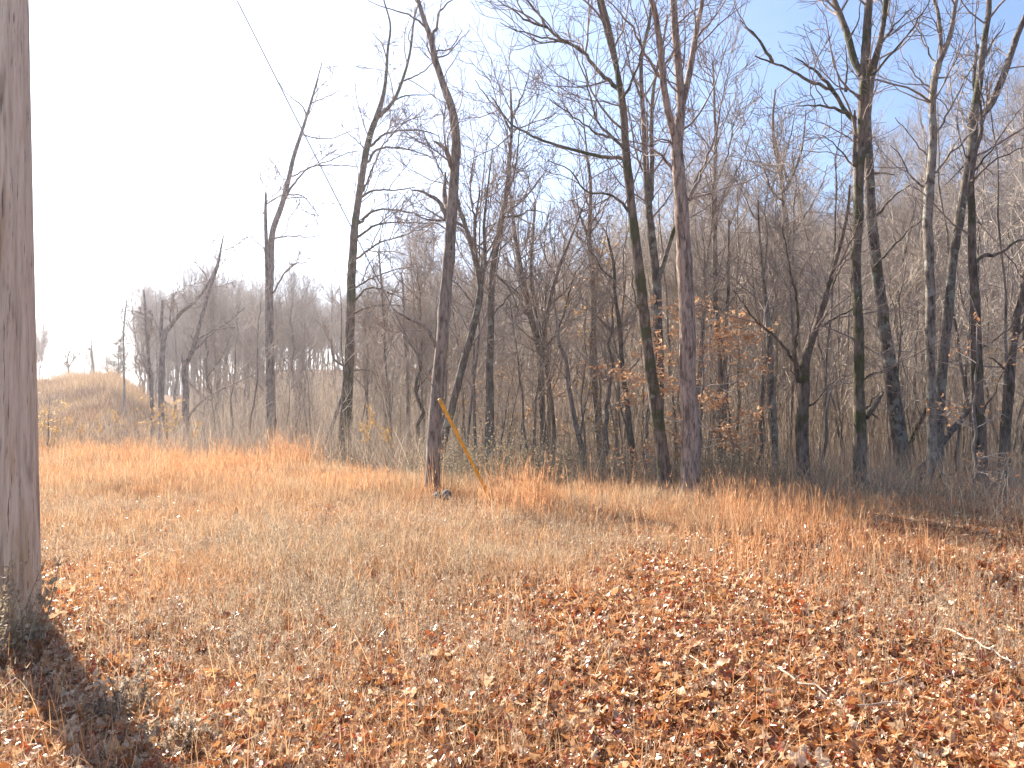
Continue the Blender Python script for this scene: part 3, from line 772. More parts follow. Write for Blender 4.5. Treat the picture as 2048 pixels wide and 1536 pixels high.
def rotm(yaw, pitch, roll):
    cy, sy, cp, sp, cr, sr = np.cos(yaw), np.sin(yaw), np.cos(pitch), np.sin(pitch), np.cos(roll), np.sin(roll)
    Rz = np.zeros((len(yaw), 3, 3)); Rx = Rz.copy(); Ry = Rz.copy()
    Rz[:, 0, 0] = cy; Rz[:, 0, 1] = -sy; Rz[:, 1, 0] = sy; Rz[:, 1, 1] = cy; Rz[:, 2, 2] = 1
    Rx[:, 1, 1] = cp; Rx[:, 1, 2] = -sp; Rx[:, 2, 1] = sp; Rx[:, 2, 2] = cp; Rx[:, 0, 0] = 1
    Ry[:, 0, 0] = cr; Ry[:, 0, 2] = sr; Ry[:, 2, 0] = -sr; Ry[:, 2, 2] = cr; Ry[:, 1, 1] = 1
    return Rz @ Rx @ Ry

def scatter_leaves(mb, pos, size, tilt, shapes):
    n = len(pos); kinds = rng.integers(0, len(shapes), n)
    for k, (V, F) in enumerate(shapes):
        m = kinds == k; c = int(m.sum())
        if not c: continue
        Rm = rotm(rng.uniform(0, 6.283, c), rng.standard_normal(c) * tilt, rng.standard_normal(c) * tilt)
        W = np.einsum('nij,vj->nvi', Rm, V) * size[m][:, None, None] + pos[m][:, None, :]
        Fk = (F[None] + (np.arange(c) * len(V))[:, None, None]).reshape(-1, 4)
        mb.add(W.reshape(-1, 3), Fk)

def field_points(n, y0, y1, umax=.74, power=1.0):
    y = y0 + (y1 - y0) * rng.random(n) ** power
    x = rng.uniform(-umax, umax, n) * (y + 3.5)
    return x, y, np.clip(x / y, -.72, .72)
def vnoise(x, y, s, seed=0):
    r = np.random.default_rng(seed); a = r.uniform(0, 6.28, 12); f = r.uniform(.5, 1.6, 12); th = r.uniform(0, 6.28, 12)
    v = sum(np.sin((x * np.cos(th[i]) + y * np.sin(th[i])) * f[i] * s + a[i]) for i in range(12))
    return v / 4.5

lb = MB()
x, y, u = field_points(225000, 1.5, 13.5, .8, .8)
bias = smooth((u + .35) / .6) * .75 + .25 * smooth((6.5 - y) / 3)             # right and near: thick litter
keepm = rng.random(len(x)) < np.clip(.30 + .8 * bias + .45 * vnoise(x, y, 1.6, 3) - .35 * smooth((y - 8) / 4) * (u < .3), .05, 1)
x, y = x[keepm], y[keepm]
z = H(x, y) + rng.uniform(.005, .07, len(x))
scatter_leaves(lb, np.stack([x, y, z], 1), np.clip(.058 * np.exp(.33 * rng.standard_normal(len(x))), .03, .125), .5, OAK)
x, y, u = field_points(30000, 11, 34, .8, 1.1)
keepm = (y > edge(u)) ; x, y = x[keepm], y[keepm]
scatter_leaves(lb, np.stack([x, y, H(x, y) + .05], 1), rng.uniform(.08, .16, len(x)), .6, OAK)
tag(lb.build('leaf_litter', M['litter'], smooth_=False), 'brown and pale fallen oak leaves strewn over the clearing', 'fallen leaves', kind='stuff')

# ---------------------------------------------------------------- grasses
def blades(mb, x, y, z, h, w, lean, K=3, droop=.0, az=None):
    n = len(x)
    if az is None: az = rng.uniform(0, 6.283, n)
    ln = np.abs(rng.standard_normal(n)) * lean
    P = np.empty((n, K + 1, 3)); P[:, 0] = np.stack([x, y, z], 1)
    ang = ln.copy(); dr = np.abs(rng.standard_normal(n)) * droop
    for k in range(K):
        P[:, k + 1, 0] = P[:, k, 0] + np.sin(ang) * np.cos(az) * h / K
        P[:, k + 1, 1] = P[:, k, 1] + np.sin(ang) * np.sin(az) * h / K
        P[:, k + 1, 2] = P[:, k, 2] + np.cos(ang) * h / K
        ang = ang + dr * (k + 1) / K
    fa = rng.uniform(0, 6.283, n)
    S = np.stack([np.cos(fa), np.sin(fa), np.zeros(n)], 1)
    wk = np.linspace(1, .15, K + 1)[None, :, None] * w[:, None, None] / 2
    V = np.stack([P - S[:, None] * wk, P + S[:, None] * wk], 2).reshape(-1, 3)
    b = (np.arange(n) * (K + 1) * 2)[:, None] + (np.arange(K) * 2)[None]
    F = np.stack([b, b + 1, b + 3, b + 2], -1).reshape(-1, 4)
    mb.add(V, F)
    return P

# fine short dry grass all over the clearing
gb = MB()
def grass_density(x, y, u):
    d = .30 + .75 * smooth((y - 6) / 4) + .55 * vnoise(x, y, 1.5, 9) + .35 * (u < -.1)
    d = d - .4 * smooth((u + .05) / .3)
    d = d - 1.0 * smooth((u + .05) / .4) * smooth((10.5 - y) / 3)
    return np.clip(d, .03, 1)
for n, y0, y1, K in ((240000, 1.5, 8, 3), (340000, 7, 15, 2), (170000, 14, 25, 2)):
    x, y, u = field_points(n, y0, y1, .76)
    m = (rng.random(n) < grass_density(x, y, u)) & (y < edge(u) + .8)
    x, y = x[m], y[m]; c = len(x)
    h = rng.uniform(.05, .20, c) * (1 + .35 * vnoise(x, y, .9, 5)) * (1 + .5 * smooth((y - 9) / 6)) * (1 - .4 * smooth((8 - y) / 3))
    blades(gb, x, y, H(x, y) - .01, h, rng.uniform(.0025, .006, c) * (1 + y / 14), .45, K, .4)
n = 1300
u = rng.uniform(-.74, .74, n); y = rng.uniform(3.2, 20, n); x = u * y
m = (y < edge(u)) & (rng.random(n) < np.clip(1.05 - .55 * smooth((u + .05) / .3) - .7 * smooth((u + .05) / .4) * smooth((9 - y) / 3), .12, 1)); tx, ty_ = x[m], y[m]
i = np.repeat(np.arange(len(tx)), 80); c = len(i)
x = tx[i] + rng.standard_normal(c) * .10; y = ty_[i] + rng.standard_normal(c) * .10
blades(gb, x, y, H(x, y) - .01, (rng.uniform(.14, .42, len(tx)) * (1 - .55 * smooth((9 - ty_) / 4)))[i] * rng.uniform(.5, 1.1, c), rng.uniform(.0025, .005, c) * (1 + y / 14), .38, 3, .45)
tag(gb.build('dry_grass', M['grass'], smooth_=False), 'short tan dry grass covering the clearing', 'grass', kind='stuff')

# hill grass far left
hb = MB()
n = 260000
y = rng.uniform(24, 66, n); u = rng.uniform(-.72, -.33, n); x = u * y
m = rng.random(n) < smooth((-.38 - u) / .10) * .95 + .12; x, y, u = x[m], y[m], u[m]; c = len(x)
m2 = rng.random(c) < np.clip(.6 + .8 * vnoise(x, y, .5, 21), .05, 1); x, y = x[m2], y[m2]; c = len(x)
h = rng.uniform(.2, .95, c) * np.clip(.8 + .8 * vnoise(x, y, .45, 22), .2, 2)
blades(hb, x, y, H(x, y) - .02, h, rng.uniform(.010, .028, c), .6, 2, .5)
n = 9000
x = rng.uniform(-34.5, -28.5, n); y = rng.uniform(56, 63, n)
blades(hb, x, y, H(x, y) - .02, rng.uniform(.5, 1.25, n), rng.uniform(.012, .022, n), .25, 3, .3)
tag(hb.build('hill_grass', M['straw'], smooth_=False), 'tufted dry grass over the hill at left', 'grass', kind='stuff')

# tall broomsedge
sbm = MB()
def clumps(cx, cy, per, hlo, hhi, spread=.10, lean=.13):
    n = len(cx); i = np.repeat(np.arange(n), per)
    c = len(i)
    x = cx[i] + rng.standard_normal(c) * spread; y = cy[i] + rng.standard_normal(c) * spread
    hs = (rng.uniform(hlo, hhi, n) * np.clip(.9 + .6 * vnoise(cx, cy, .8, 77), .5, 1.4))[i] * rng.uniform(.45, 1.05, c)
    P = blades(sbm, x, y, H(x, y) - .02, hs, rng.uniform(.003, .0065, c) * (1 + y / 20), lean, 5, .2)
    # side flags on the upper stem
    s = rng.integers(0, c, c * 2)
    k = rng.integers(2, 5, len(s)); p = P[s, k]
    blades(sbm, p[:, 0], p[:, 1], p[:, 2], rng.uniform(.04, .13, len(s)), rng.uniform(.003, .007, len(s)) * (1 + p[:, 1] / 20), .35, 2, .5)
def band(n, u0, u1, y0, y1, nz=.0):
    u = rng.uniform(u0, u1, n); y = rng.uniform(y0, y1, n); x = u * y
    m = (y < edge(u) + 1.2) & (rng.random(n) < .5 + nz * vnoise(x, y, 1.2, 31)); return x[m], y[m]
clumps(*band(1300, -.68, -.22, 13.0, 22.5, 1.2), 11, .35, .95, .14, .2)
clumps(*band(240, -.25, -.10, 12.5, 17, 1.2), 12, .5, 1.0)
clumps(*band(50, -.03, .045, 9.8, 12.6, .8), 16, .5, .95)
clumps(*band(120, .02, .30, 9.8, 12.8, 1.8), 3, .3, .85, .12, .14)
clumps(*band(150, .26, .62, 8.8, 12.4, 1.6), 5, .35, .95, .12, .14)
clumps(*band(150, .24, .56, 7.0, 11.0, 1.6), 13, .45, 1.0)
clumps(*band(120, .42, .74, 8.0, 11.5, 1.2), 8, .3, .7)
ux = rng.uniform(.05, .72, 170); uy = edge(ux) + rng.uniform(-.2, 4.5, 170)
clumps(ux * uy, uy, 7, .3, .85, .16, .3)
clumps(*band(85, .12, .95, 5.6, 9.0, 1.0), 7, .3, .7, .06)
clumps(*band(45, -.5, .2, 4.5, 10, .9), 6, .25, .5, .05)
tag(sbm.build('broomsedge', M['sedge'], smooth_=False), 'tall orange broomsedge grass standing in clumps', 'grass', kind='stuff')

# dead straw lying among the leaves
st = MB()
x, y, u = field_points(26000, 1.5, 12, .8, .85)
blades(st, x, y, H(x, y) + .02 + .06 * rng.random(len(x)), rng.uniform(.08, .34, len(x)), rng.uniform(.002, .0045, len(x)) * (1 + y / 14), 1.5, 4, .3)
tag(st.build('straw_litter', M['sedge'], smooth_=False), 'thin dead grass straws lying across the fallen leaves', 'straw', kind='stuff')

# fine seedy weeds in the foreground
wb = MB()
def weed_mesh(mb, x, y, h, leaflets=16, lean=.22):
    n = len(x)
    P = blades(mb, x, y, H(x, y) - .01, h, rng.uniform(.002, .004, n), lean, 4, .1)
    s = np.repeat(np.arange(n), leaflets); t = rng.uniform(.2, 1, len(s)) * 4; k = np.minimum(t.astype(int), 3); f = (t - k)[:, None]
    p = P[s, k] * (1 - f) + P[s, k + 1] * f + rng.standard_normal((len(s), 3)) * .007
    blades(mb, p[:, 0], p[:, 1], p[:, 2], rng.uniform(.012, .04, len(s)), rng.uniform(.004, .009, len(s)), .8, 1)
x, y, u = field_points(48000, 1.5, 12, .76, .9)
m = rng.random(len(x)) < np.clip(.62 + .9 * vnoise(x, y, 1.2, 41) - .8 * smooth((u + .02) / .35), .03, 1)
weed_mesh(wb, x[m], y[m], rng.uniform(.10, .27, int(m.sum())))
tag(wb.build('seedy_weeds', M['weed'], smooth_=False), 'fine brown seedy weeds carpeting the near left ground', 'weeds', kind='stuff')

# ---------------------------------------------------------------- brush at the wood edge
bb = MB()
def brush(n, u0, u1, s0, s1, h0, h1, w, lean=.5, droop=.35):
    u = rng.uniform(u0, u1, n); y = edge(u) + rng.uniform(s0, s1, n); x = u * y
    blades(bb, x, y, H(x, y) - .02, rng.uniform(h0, h1, n), rng.uniform(.6, 1.3, n) * w, lean, 5, droop)
brush(16000, -.45, -.10, .5, 16, .5, 1.9, .010)
brush(12000, -.15, .50, .3, 12, .3, 1.2, .007)
brush(7000, .35, .72, -.8, 7, .3, 1.3, .006, .8, .6)
brush(10000, -.42, -.08, 30, 62, 1.2, 3.6, .024)
brush(5000, -.72, -.40, 2, 30, .4, 1.5, .014)
brush(13000, -.45, .70, 10, 32, .7, 2.4, .014)
tag(bb.build('brush_thicket', M['brush'], smooth_=False), 'tangled grey brown brush along the wood edge', 'brush', kind='stuff')

ub = MB()
n = 11500
u = rng.uniform(-.40, .72, n); y = edge(u) + 5 + 34 * rng.random(n) ** 1.2; x = u * y
blades(ub, x, y, H(x, y) - .05, rng.uniform(1.5, 5.2, n), rng.uniform(.009, .020, n), .16, 7, .12)
i = rng.integers(0, n, n * 3)
blades(ub, x[i] + rng.standard_normal(len(i)) * .12, y[i] + rng.standard_normal(len(i)) * .12, H(x[i], y[i]) + rng.uniform(.5, 3.2, len(i)), rng.uniform(.4, 1.4, len(i)), rng.uniform(.005, .010, len(i)), .75, 4, .25)
tag(ub.build('understorey_shoots', M['brush'], smooth_=False), 'countless thin pale shoots filling the wood below the trees', 'undergrowth', kind='stuff')

hb2 = MB()
n = 95000
u = rng.uniform(-.25, .60, n); y = edge(u) + .2 + rng.gamma(2.0, 1.9, n); x = u * y
m = rng.random(n) < np.clip(.65 + .8 * vnoise(x, y, 1.1, 51) - .45 * smooth((u - .3) / .3), .04, 1)
x, y = x[m], y[m]; zz = H(x, y) + np.abs(rng.standard_normal(len(x))) * .30 * (1 + .5 * vnoise(x, y, .9, 52)) + .03
scatter_leaves(hb2, np.stack([x, y, zz], 1), rng.uniform(.025, .055, len(x)), .8, OAK[10:])
tag(hb2.build('honeysuckle_cover', M['green'], smooth_=False), 'dull olive green ground cover below the centre trees', 'undergrowth', kind='stuff')

# ---------------------------------------------------------------- beech saplings holding orange leaves
def beech(label, px, depth, h, sprays, n_leaf, mat='beech', spread=1.5, rad=.03):
    base = at(px, 900, depth); x0, y0 = base[0], depth; z0 = float(H(x0, y0))
    root = empty('beech_sapling' if mat == 'beech' else 'leafy_sapling', (x0, y0, z0), label, 'sapling', 'saplings still holding dead leaves')
    K = 16; zz = np.linspace(0, 1, K); P = np.zeros((1, K, 3)); P[0, :, 2] = zz * h
    w = np.cumsum(rng.standard_normal((K, 2)) * .009 * h, axis=0); P[0, :, :2] = w - w[0]; P[0, :, 2] -= .1
    Rr = (rad * (1 - zz) + .006)[None]
    tb = MB(); V, F = tubes(P, Rr, 8); tb.add(V, F); tb.build('trunk', M['sap'], root)
    P1, R1 = grow(P, Rr, sprays, .12, .95, 1.35, spread, 8, .12, .02, .010, .004, .45)
    P2, R2 = grow(P1, R1, sprays * 6, .15, 1, .7, .5, 5, .14, -.01, .008, .003, .3)
    cb = MB()
    for p, q, s in ((P1, R1, 5), (P2, R2, 3)):
        V, F = tubes(p, q, s); cb.add(V, F)
    cb.build('crown', M['twig_pale'], root)
    i = rng.integers(0, len(P2), n_leaf); k = rng.integers(1, 5, n_leaf)
    pos = P2[i, k] + rng.standard_normal((n_leaf, 3)) * .05
    fb = MB(); scatter_leaves(fb, pos, rng.uniform(.05, .10, n_leaf), .6, OAK[10:])
    fb.build('foliage', M[mat], root, False)
beech('young beech with tiers of orange dead leaves behind the largest tree', 1395, 14.3, 3.6, 26, 1700, spread=1.7)
beech('small orange-leaved beech left of the dark leaning trunk', 1290, 15.5, 2.9, 18, 800, spread=1.3)
beech('thin sapling with yellow-orange leaves strung up the slim centre-right tree', 1203, 18.3, 6.0, 24, 650, 'gold', .8)
beech('sparse red-leaved sapling behind the straight speckled centre tree', 985, 20, 4.6, 16, 330, spread=1.7)
beech('sparse rust-leaved sapling low between the vase-shaped tree and centre trunks', 1040, 21, 3.4, 12, 240, spread=1.6)
beech('tall thin sapling with scattered orange leaves right of the forked centre tree', 1150, 21, 6.2, 20, 420, spread=1.6)
beech('small sapling with a few orange leaves beside the rough trunk near the right edge', 1945, 12.2, 3.4, 12, 130, spread=1.0)
beech('slim sapling with orange leaves right of the slim clean-stemmed tree', 1465, 17, 5.0, 16, 330, spread=1.2)
beech('rust-leaved low sapling in the brush left of the arching-branch tree', 615, 28, 3.0, 12, 220, spread=1.5)
beech('gold-leaved sapling at the field edge below the old broken-topped tree', 345, 25, 2.0, 14, 220, 'gold', .9)
beech('gold-leaved low sapling beside the utility pole on the far side of the grass', 95, 24.5, 1.8, 14, 240, 'gold', 1.0)

# small pine on the crest
def pine(px, depth, h):
    b = at(px, 790, depth); x0 = b[0]; z0 = float(H(x0, depth))
    root = empty('pine_tree', (x0, depth, z0), 'small dark pine on the hill crest right of the bare snags', 'tree')
    P = np.zeros((1, 10, 3)); P[0, :, 2] = np.linspace(0, h, 10); Rr = np.linspace(.1, .01, 10)[None]
    V, F = tubes(P, Rr, 7); mesh_obj('trunk', V, F, M['far'], root)
    P1, R1 = grow(P, Rr, 60, .15, .98, 1.3, h * .42, 6, .1, .06, .01, .005, .75)
    fb = MB(); i = rng.integers(0, 60, 3000); k = rng.uniform(1, 5, 3000); kk = np.minimum(k.astype(int), 4); p = P1[i, kk] + (P1[i, np.minimum(kk + 1, 5)] - P1[i, kk]) * (k - kk)[:, None] + rng.standard_normal((3000, 3)) * .06
    blades(fb, p[:, 0], p[:, 1], p[:, 2], rng.uniform(.12, .25, 3000), rng.uniform(.02, .035, 3000), .9, 1)
    V, F = tubes(P1, R1, 4); fb.add(V, F)
    m = leafy('pine_needles', [(0, (.03, .04, .02)), (1, (.07, .085, .04))], .2)
    fb.build('crown', m, root, False)
pine(236, 68, 4.2)
tree('bare snag pole standing on the grassy hill crest', 62, [[(189, 778, 4), (187, 740, 3.5), (184, 705, 3), (183, 683, 1.5)]], mat='far', dens=.1, L=.3)
tree('small forked bare tree on the crest left of the snag pole', 64, [[(137, 772, 4), (137, 740, 3), (135, 715, 3), (140, 700, 2)]], [(2, [(136, 735), (128, 727), (122, 725)]), (2, [(137, 735), (150, 715), (160, 708)])], mat='far', dens=.5, L=.5)

# ---------------------------------------------------------------- leaning and fallen dead trunks
def log(label, a, b, r0, r1, mat='lichen', name='leaning_log', cat='log', stubs=4):
    a = np.array(a, float); b = np.array(b, float)
    mid = (a + b) / 2 + rng.standard_normal(3) * min(.04, np.linalg.norm(b - a) * .02)
    Q, q = resample([a, mid, b], [r0, (r0 + r1) / 2, r1], .08)
    Q[1:-1] += rng.standard_normal((len(Q) - 2, 3)) * (r0 * .06 + .006 * (r0 < .02))
    mb = MB(); V, F = tubes(Q[None], q[None], 10, .05)
    mb.add(V, F)
    if stubs:
        P1, R1 = grow(Q[None], q[None], stubs, .2, .9, .9, r0 * 9, 4, .1, .02, .05, r1 * .2, .1)
        V, F = tubes(P1, R1, 6); mb.add(V, F)
    o = mb.build(name, M[mat]); tag(o, label, cat); return o
def gp(px, py):
    """point on the ground seen at px,py"""
    d = 3.0
    while d < 60:
        p = at(px, py, d)
        if p[2] <= float(H(p[0], p[1])): return p
        d += .02
    return at(px, py, 20)
log('leaning dead trunk propped low against the lichen-spotted right trunks', at(1790, 985, 14.2) - [0, 0, .2], at(1948, 808, 15.5), .075, .05, 'dark')
log('short leaning dead trunk crossing behind the pale slender trunk', at(1802, 905, 17.5) - [0, 0, .3], at(1856, 812, 16.6), .06, .04, 'dark')
log('short dark leaning limb resting beside the mossy split trunk', at(1733, 835, 14.6), at(1765, 785, 15.4), .045, .03, 'dark')

M['bleached'] = plain('bleached_wood', (.46, .37, .27), .6)
a, b = gp(1888, 1288), gp(2024, 1358)
log('long pale fallen branch lying on leaves near the right edge', a + [0, 0, .10], b + [0, 0, .10], .0075, .005, 'bleached', 'fallen_branch', 'branch', 2)
a, b = gp(1556, 1372), gp(1655, 1424)
log('bleached white stick lying in the brown leaves', a + [0, 0, .10], b + [0, 0, .09], .0068, .004, 'bleached', 'stick', 'stick', 3)
a, b = gp(1762, 1405), gp(1812, 1385)
log('short pale twig in the leaves right of the white stick', a + [0, 0, .10], b + [0, 0, .09], .006, .004, 'bleached', 'stick', 'stick', 1)
a, b = gp(1380, 1335), gp(1442, 1392)
log('thin forked pale twig left of the white stick', a + [0, 0, .07], b + [0, 0, .05], .005, .003, 'bleached', 'stick', 'stick', 5)
a, b = gp(1715, 1452), gp(1800, 1440)
log('thin pale stick near the bottom right, below the short twig', a + [0, 0, .10], b + [0, 0, .09], .006, .004, 'bleached', 'stick', 'stick', 1)

# ---------------------------------------------------------------- rocks
def rock(label, px, py, s, seed):
    import bmesh
    r = np.random.default_rng(seed)
    bm = bmesh.new(); bmesh.ops.create_icosphere(bm, subdivisions=3, radius=1)
    ph = r.uniform(0, 6, 6)
    for v in bm.verts:
        c = v.co; k = 1 + .16 * math.sin(c.x * 3 + ph[0]) * math.sin(c.y * 3.3 + ph[1]) + .12 * math.sin(c.z * 4 + ph[2]) + .06 * math.sin(c.x * 9 + c.y * 7 + ph[3])
        v.co = Vector((c.x * k * s[0], c.y * k * s[1], max(-.4, c.z * k) * s[2]))
    me = bpy.data.meshes.new('rock'); bm.to_mesh(me); bm.free()
    for p in me.polygons: p.use_smooth = True
    me.materials.append(M['rock'])
    o = bpy.data.objects.new('rock', me); col.objects.link(o)
    p = at(px, py, 12.1); o.location = (p[0], 12.1, float(H(p[0], 12.1)) + .15); tag(o, label, 'rock')
M['rock'] = bark('rock_stone', (.06, .057, .055), (.20, .185, .175), lichen=(.2, .2, .19), la=.6, zs=1, bump=.6)
rock('dark low rock at the foot of the thick crooked tree', 874, 1010, (.06, .06, .08), 1)
rock('larger grey rock beside the dark low rock, left of the yellow guard', 893, 1012, (.085, .08, .095), 2)

# ---------------------------------------------------------------- utility pole
def pole_mat():
    m, nt, b = newmat('pole_wood')
    tc = nt.nodes.new('ShaderNodeTexCoord')
    mp = nt.nodes.new('ShaderNodeMapping'); mp.inputs['Scale'].default_value = (1, 1, .06)
    nt.links.new(tc.outputs['Object'], mp.inputs[0])
    n1 = noise(nt, mp.outputs[0], 34, 8, .7)
    c = ramp(nt, [(.30, (.32, .23, .155)), (.45, (.58, .45, .33)), (.65, (.72, .60, .46))], n1)
    mp2 = nt.nodes.new('ShaderNodeMapping'); mp2.inputs['Scale'].default_value = (1, 1, .10)
    nt.links.new(tc.outputs['Object'], mp2.inputs[0])
    f = ramp(nt, [(.56, (0, 0, 0)), (.64, (1, 1, 1))], noise(nt, mp2.outputs[0], 7, 5, .6))
    c = mixc(nt, f, c, (.50, .33, .19))
    f = ramp(nt, [(.30, (.8, .8, .8)), (.40, (0, 0, 0))], noise(nt, mp2.outputs[0], 12, 3, .5))
    c = mixc(nt, f, c, (.24, .165, .12))
    mp3 = nt.nodes.new('ShaderNodeMapping'); mp3.inputs['Scale'].default_value = (1, 1, .035)
    nt.links.new(tc.outputs['Object'], mp3.inputs[0])
    f = ramp(nt, [(.34, (.9, .9, .9)), (.39, (0, 0, 0))], noise(nt, mp3.outputs[0], 75, 4, .6))
    c = mixc(nt, f, c, (.09, .06, .045))
    nt.links.new(c, b.inputs['Base Color']); b.inputs['Roughness'].default_value = .85
    bp = nt.nodes.new('ShaderNodeBump'); bp.inputs['Strength'].default_value = .7; bp.inputs['Distance'].default_value = .01
    nt.links.new(n1, bp.inputs['Height']); nt.links.new(bp.outputs[0], b.inputs['Normal'])
    return m
M['pole'] = pole_mat()
PD = 5.55
pb = at(37, 1262, PD); pb[2] = float(H(pb[0], PD)) - .3
tilt = (at(18, 200, PD) - at(37, 1262, PD)); tilt /= tilt[2]
def pole_pt(h): return pb + tilt * (h + .3) * 1.0
root = empty('utility_pole', (float(pb[0]), float(pb[1]), float(pb[2]) + .3), 'thick weathered wooden utility pole with lengthwise cracks at the left edge', 'utility pole')
off = np.array(root.location)
K = 60; S = 72
hs = np.linspace(-.3, 9.0, K); P = np.array([pole_pt(h) for h in hs]); Rr = np.interp(hs, [-.3, 0, .4, 9], [.160, .156, .150, .128])
V, F = tubes(P[None] - off, Rr[None], S)
V = V.reshape(K, S, 3); ctr = (P - off)[:, None, :]
aa = np.arange(S) / S * 2 * np.pi
dep = np.zeros((K, S))
for c0, wd, dp, k0, k1 in ((3.9, .06, .02, 0, 45), (4.55, .045, .016, 0, 60), (5.2, .05, .014, 10, 60), (3.2, .05, .014, 4, 60), (5.8, .04, .012, 0, 30), (1.2, .05, .015, 0, 60), (2.3, .05, .015, 0, 50)):
    for k in range(k0, min(k1, K)):
        cc = c0 + .05 * math.sin(k * .21 + c0 * 3)
        dd = np.abs((aa - cc + np.pi) % (2 * np.pi) - np.pi); dep[k] += dp * np.exp(-(dd / wd) ** 2)
V = ctr + (V - ctr) * (1 - dep / Rr[:, None] )[..., None]
pmb = MB(); pmb.add(V.reshape(-1, 3), F)
top = np.array([[P[-1] - off]]).reshape(1, 3); ring = V[-1]
idx = np.arange(S)
pmb.add(np.vstack([ring, top]), np.stack([idx, (idx + 1) % S, np.full(S, S), np.full(S, S)], 1)[:, :4])
pole_shaft = pmb.build('shaft', M['pole'], root)
me = pole_shaft.data; me.validate()
# little pale tag nailed on the left flank
def plate(name, c, sx, sy, sz, rz, mat, parent, offv):
    m = np.array([(-1, -1, -1), (1, -1, -1), (1, 1, -1), (-1, 1, -1), (-1, -1, 1), (1, -1, 1), (1, 1, 1), (-1, 1, 1)], float) * [sx, sy, sz]
    m = m @ np.array([[math.cos(rz), math.sin(rz), 0], [-math.sin(rz), math.cos(rz), 0], [0, 0, 1]]) + c - offv
    return mesh_obj(name, m, [(0, 3, 2, 1), (4, 5, 6, 7), (0, 1, 5, 4), (1, 2, 6, 5), (2, 3, 7, 6), (3, 0, 4, 7)], mat, parent, False)
M['tagmetal'] = plain('tag_metal', (.62, .60, .52), .5)
tp = pole_pt(1.58)
plate('tag', tp + np.array([-.122, -.092, 0]), .03, .002, .10, -.90, M['tagmetal'], root, off)

# ---------------------------------------------------------------- guy wire with its yellow guard
anchor = at(986, 1010, 12.45); anchor[2] = float(H(anchor[0], anchor[1]))
eye_pt = pole_pt(7.9)
root = empty('guy_wire', tuple(float(v) for v in anchor), 'thin guy wire rising to the upper left from its orange-yellow plastic guard', 'guy wire')
M['wire'] = plain('wire_steel', (.22, .23, .25), .45)
M['guard'] = plain('guard_plastic', (.85, .42, .03), .45, .4)
m = M['guard']
gs = np.linspace(0, 1, 60)[:, None]
L_ = np.linalg.norm(eye_pt - anchor)
Pw = anchor * (1 - gs) + eye_pt * gs; Pw[:, 2] -= .05 * np.sin(gs[:, 0] * np.pi)
V, F = tubes(Pw[None] - anchor, np.full((1, 60), .0068), 8); mesh_obj('wire', V, F, M['wire'], root)
gd = norm(eye_pt - anchor)
def gpt(s): return anchor + gd * s + np.array([0, 0, -.05 * math.sin(s / L_ * math.pi)])
ss = np.r_[np.linspace(.02, 2.32, 26), 2.325, 2.30]
Pg = np.array([gpt(s) for s in ss]); rg = np.r_[np.full(26, .0245), .020, .017]
rg[24:26] = (.027, .026)
V, F = tubes(Pg[None] - anchor, rg[None], 16); mesh_obj('guard', V, F, M['guard'], root)
V, F = tubes(np.array([anchor - gd * .5, anchor - gd * .1, anchor + gd * .12])[None] - anchor, np.full((1, 3), .012), 8); mesh_obj('anchor_rod', V, F, M['wire'], root)

# ---------------------------------------------------------------- weeds one can pick out
def big_weed(label, x, y, n, h, r, mat='olive', leaflets=26):
    z = float(H(x, y)); root = empty('weed_plant', (x, y, z), label, 'weed')
    a = rng.uniform(0, 6.283, n); rr = rng.uniform(0, r, n)
    P = np.empty((n, 6, 3)); P[:, 0] = np.stack([rr * np.cos(a), rr * np.sin(a), np.full(n, -.02)], 1)
    d = norm(np.stack([np.cos(a) * .25, np.sin(a) * .25, np.ones(n)], 1)); hh = h * rng.uniform(.5, 1.05, n)
    for k in range(1, 6):
        P[:, k] = P[:, k - 1] + d * (hh / 5)[:, None]; d = norm(d + .12 * rng.standard_normal((n, 3)))
    V, F = tubes(P, np.tile(np.linspace(.004, .0015, 6), (n, 1)), 5); mesh_obj('stem', V, F, M['brush'], root)
    fb = MB(); s = np.repeat(np.arange(n), leaflets); t = rng.uniform(.15, 1, len(s)) * 5; k = np.minimum(t.astype(int), 4); f = (t - k)[:, None]
    p = P[s, k] * (1 - f) + P[s, k + 1] * f + rng.standard_normal((len(s), 3)) * .014
    scatter_leaves(fb, p, rng.uniform(.022, .042, len(s)), 1.1, OAK[10:])
    fb.build('foliage', M[mat], root, False)
p = gp(12, 1300)
big_weed('bushy olive-grey weed growing against the foot of the utility pole', float(p[0]), float(p[1]) - .12, 60, .62, .24)
p = gp(75, 1290); big_weed('low olive-grey weed just right of the utility pole foot', float(p[0]), float(p[1]), 18, .20, .13)
p = gp(250, 1440); big_weed('dark purplish-brown weed in the near left shade', float(p[0]), float(p[1]), 22, .26, .14, 'weed', 22)
p = gp(375, 1500); big_weed('dark brown weed at the bottom left beside the shaded leaves', float(p[0]), float(p[1]), 18, .20, .14, 'weed', 22)

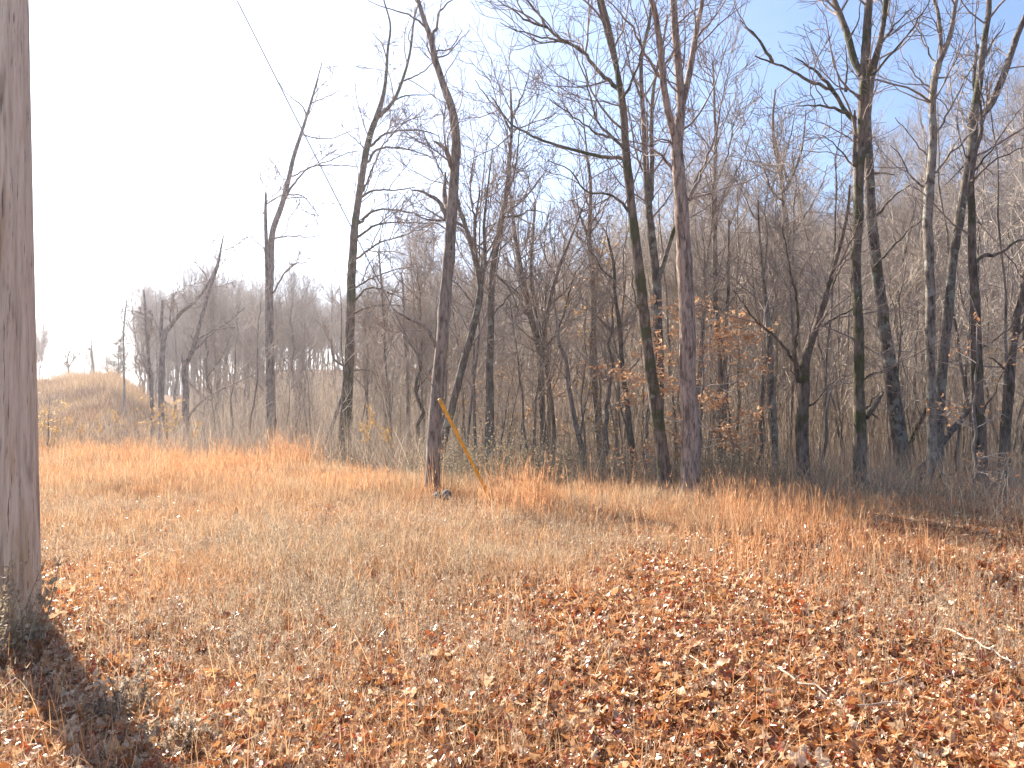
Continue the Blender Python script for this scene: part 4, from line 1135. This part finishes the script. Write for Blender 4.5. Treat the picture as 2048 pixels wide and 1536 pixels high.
def tall_weed(label, px, depth, h, group):
    b = at(px, 950, depth); x0 = b[0]; z0 = float(H(x0, depth))
    root = empty('tall_weed', (x0, depth, z0), label, 'weed', group)
    K = 10; P = np.zeros((1, K, 3)); t = np.linspace(0, 1, K); a = rng.uniform(0, 6.28)
    P[0, :, 2] = t * h * .95; P[0, :, 0] = math.cos(a) * .22 * h * t ** 2.2; P[0, :, 1] = math.sin(a) * .22 * h * t ** 2.2
    Rr = np.linspace(.0065, .003, K)[None]
    V, F = tubes(P, Rr, 5); mesh_obj('stem', V, F, M['weed'], root)
    P1, R1 = grow(P, Rr, 14, .6, 1, .7, .22, 5, .15, -.12, .01, .002, .3)
    fb = MB(); n = 260; i = rng.integers(0, 14, n); k = rng.integers(1, 5, n); p = P1[i, k] + rng.standard_normal((n, 3)) * .012
    blades(fb, p[:, 0], p[:, 1], p[:, 2], rng.uniform(.02, .05, n), rng.uniform(.006, .012, n), 1.0, 1)
    V, F = tubes(np.concatenate([P1, np.stack([np.interp(np.linspace(.55, 1, 5), t, P[0, :, q]) for q in range(3)], 1)[None]]), np.concatenate([R1, np.full((1, 5), .004)]), 3); fb.add(V, F); fb.build('plume', M['gold'], root, False)
for i, (px, d, h) in enumerate(((85, 21, 1.5), (105, 20.5, 1.2), (128, 21, 1.1), (155, 21.5, 1.0), (205, 21, 1.2), (248, 20.5, 1.3), (300, 20.5, 1.5), (325, 20, 1.35), (352, 20.5, 1.6), (380, 20, 1.2))):
    tall_weed('golden plumed dead weed at the grass edge, ' + where((px - CX) / FPX), px, d, h, 'golden weeds at the far edge of the left grass')
for i, (px, d, h) in enumerate(((720, 16.5, 1.35), (745, 16, 1.2), (772, 16.5, 1.5), (790, 15.5, 1.1))):
    tall_weed(['short', 'thin', 'tall', 'low'][i] + ' pale dead weed ' + where((px - CX) / FPX), px, d, h, 'tall weeds left of the thick crooked tree')

# ---------------------------------------------------------------- haze
HAZE = 0.0011
if HAZE:
    mm = bpy.data.materials.new('haze_air'); mm.use_nodes = True; nt = mm.node_tree; nt.nodes.clear()
    o_ = nt.nodes.new('ShaderNodeOutputMaterial'); pv = nt.nodes.new('ShaderNodeVolumePrincipled')
    pv.inputs['Color'].default_value = (.96, .95, 1, 1); pv.inputs['Density'].default_value = HAZE; pv.inputs['Anisotropy'].default_value = .6
    nt.links.new(pv.outputs[0], o_.inputs['Volume'])
    x0, x1, y0, y1, z0, z1 = -1000, 1000, -100, 1240, -12, 48
    hz = mesh_obj('haze', [(x0, y0, z0), (x1, y0, z0), (x1, y1, z0), (x0, y1, z0), (x0, y0, z1), (x1, y0, z1), (x1, y1, z1), (x0, y1, z1)],
                  [(0, 3, 2, 1), (4, 5, 6, 7), (0, 1, 5, 4), (1, 2, 6, 5), (2, 3, 7, 6), (3, 0, 4, 7)], mm, None, False)
    tag(hz, 'thin pale haze in the air over the wood', 'haze', kind='stuff')
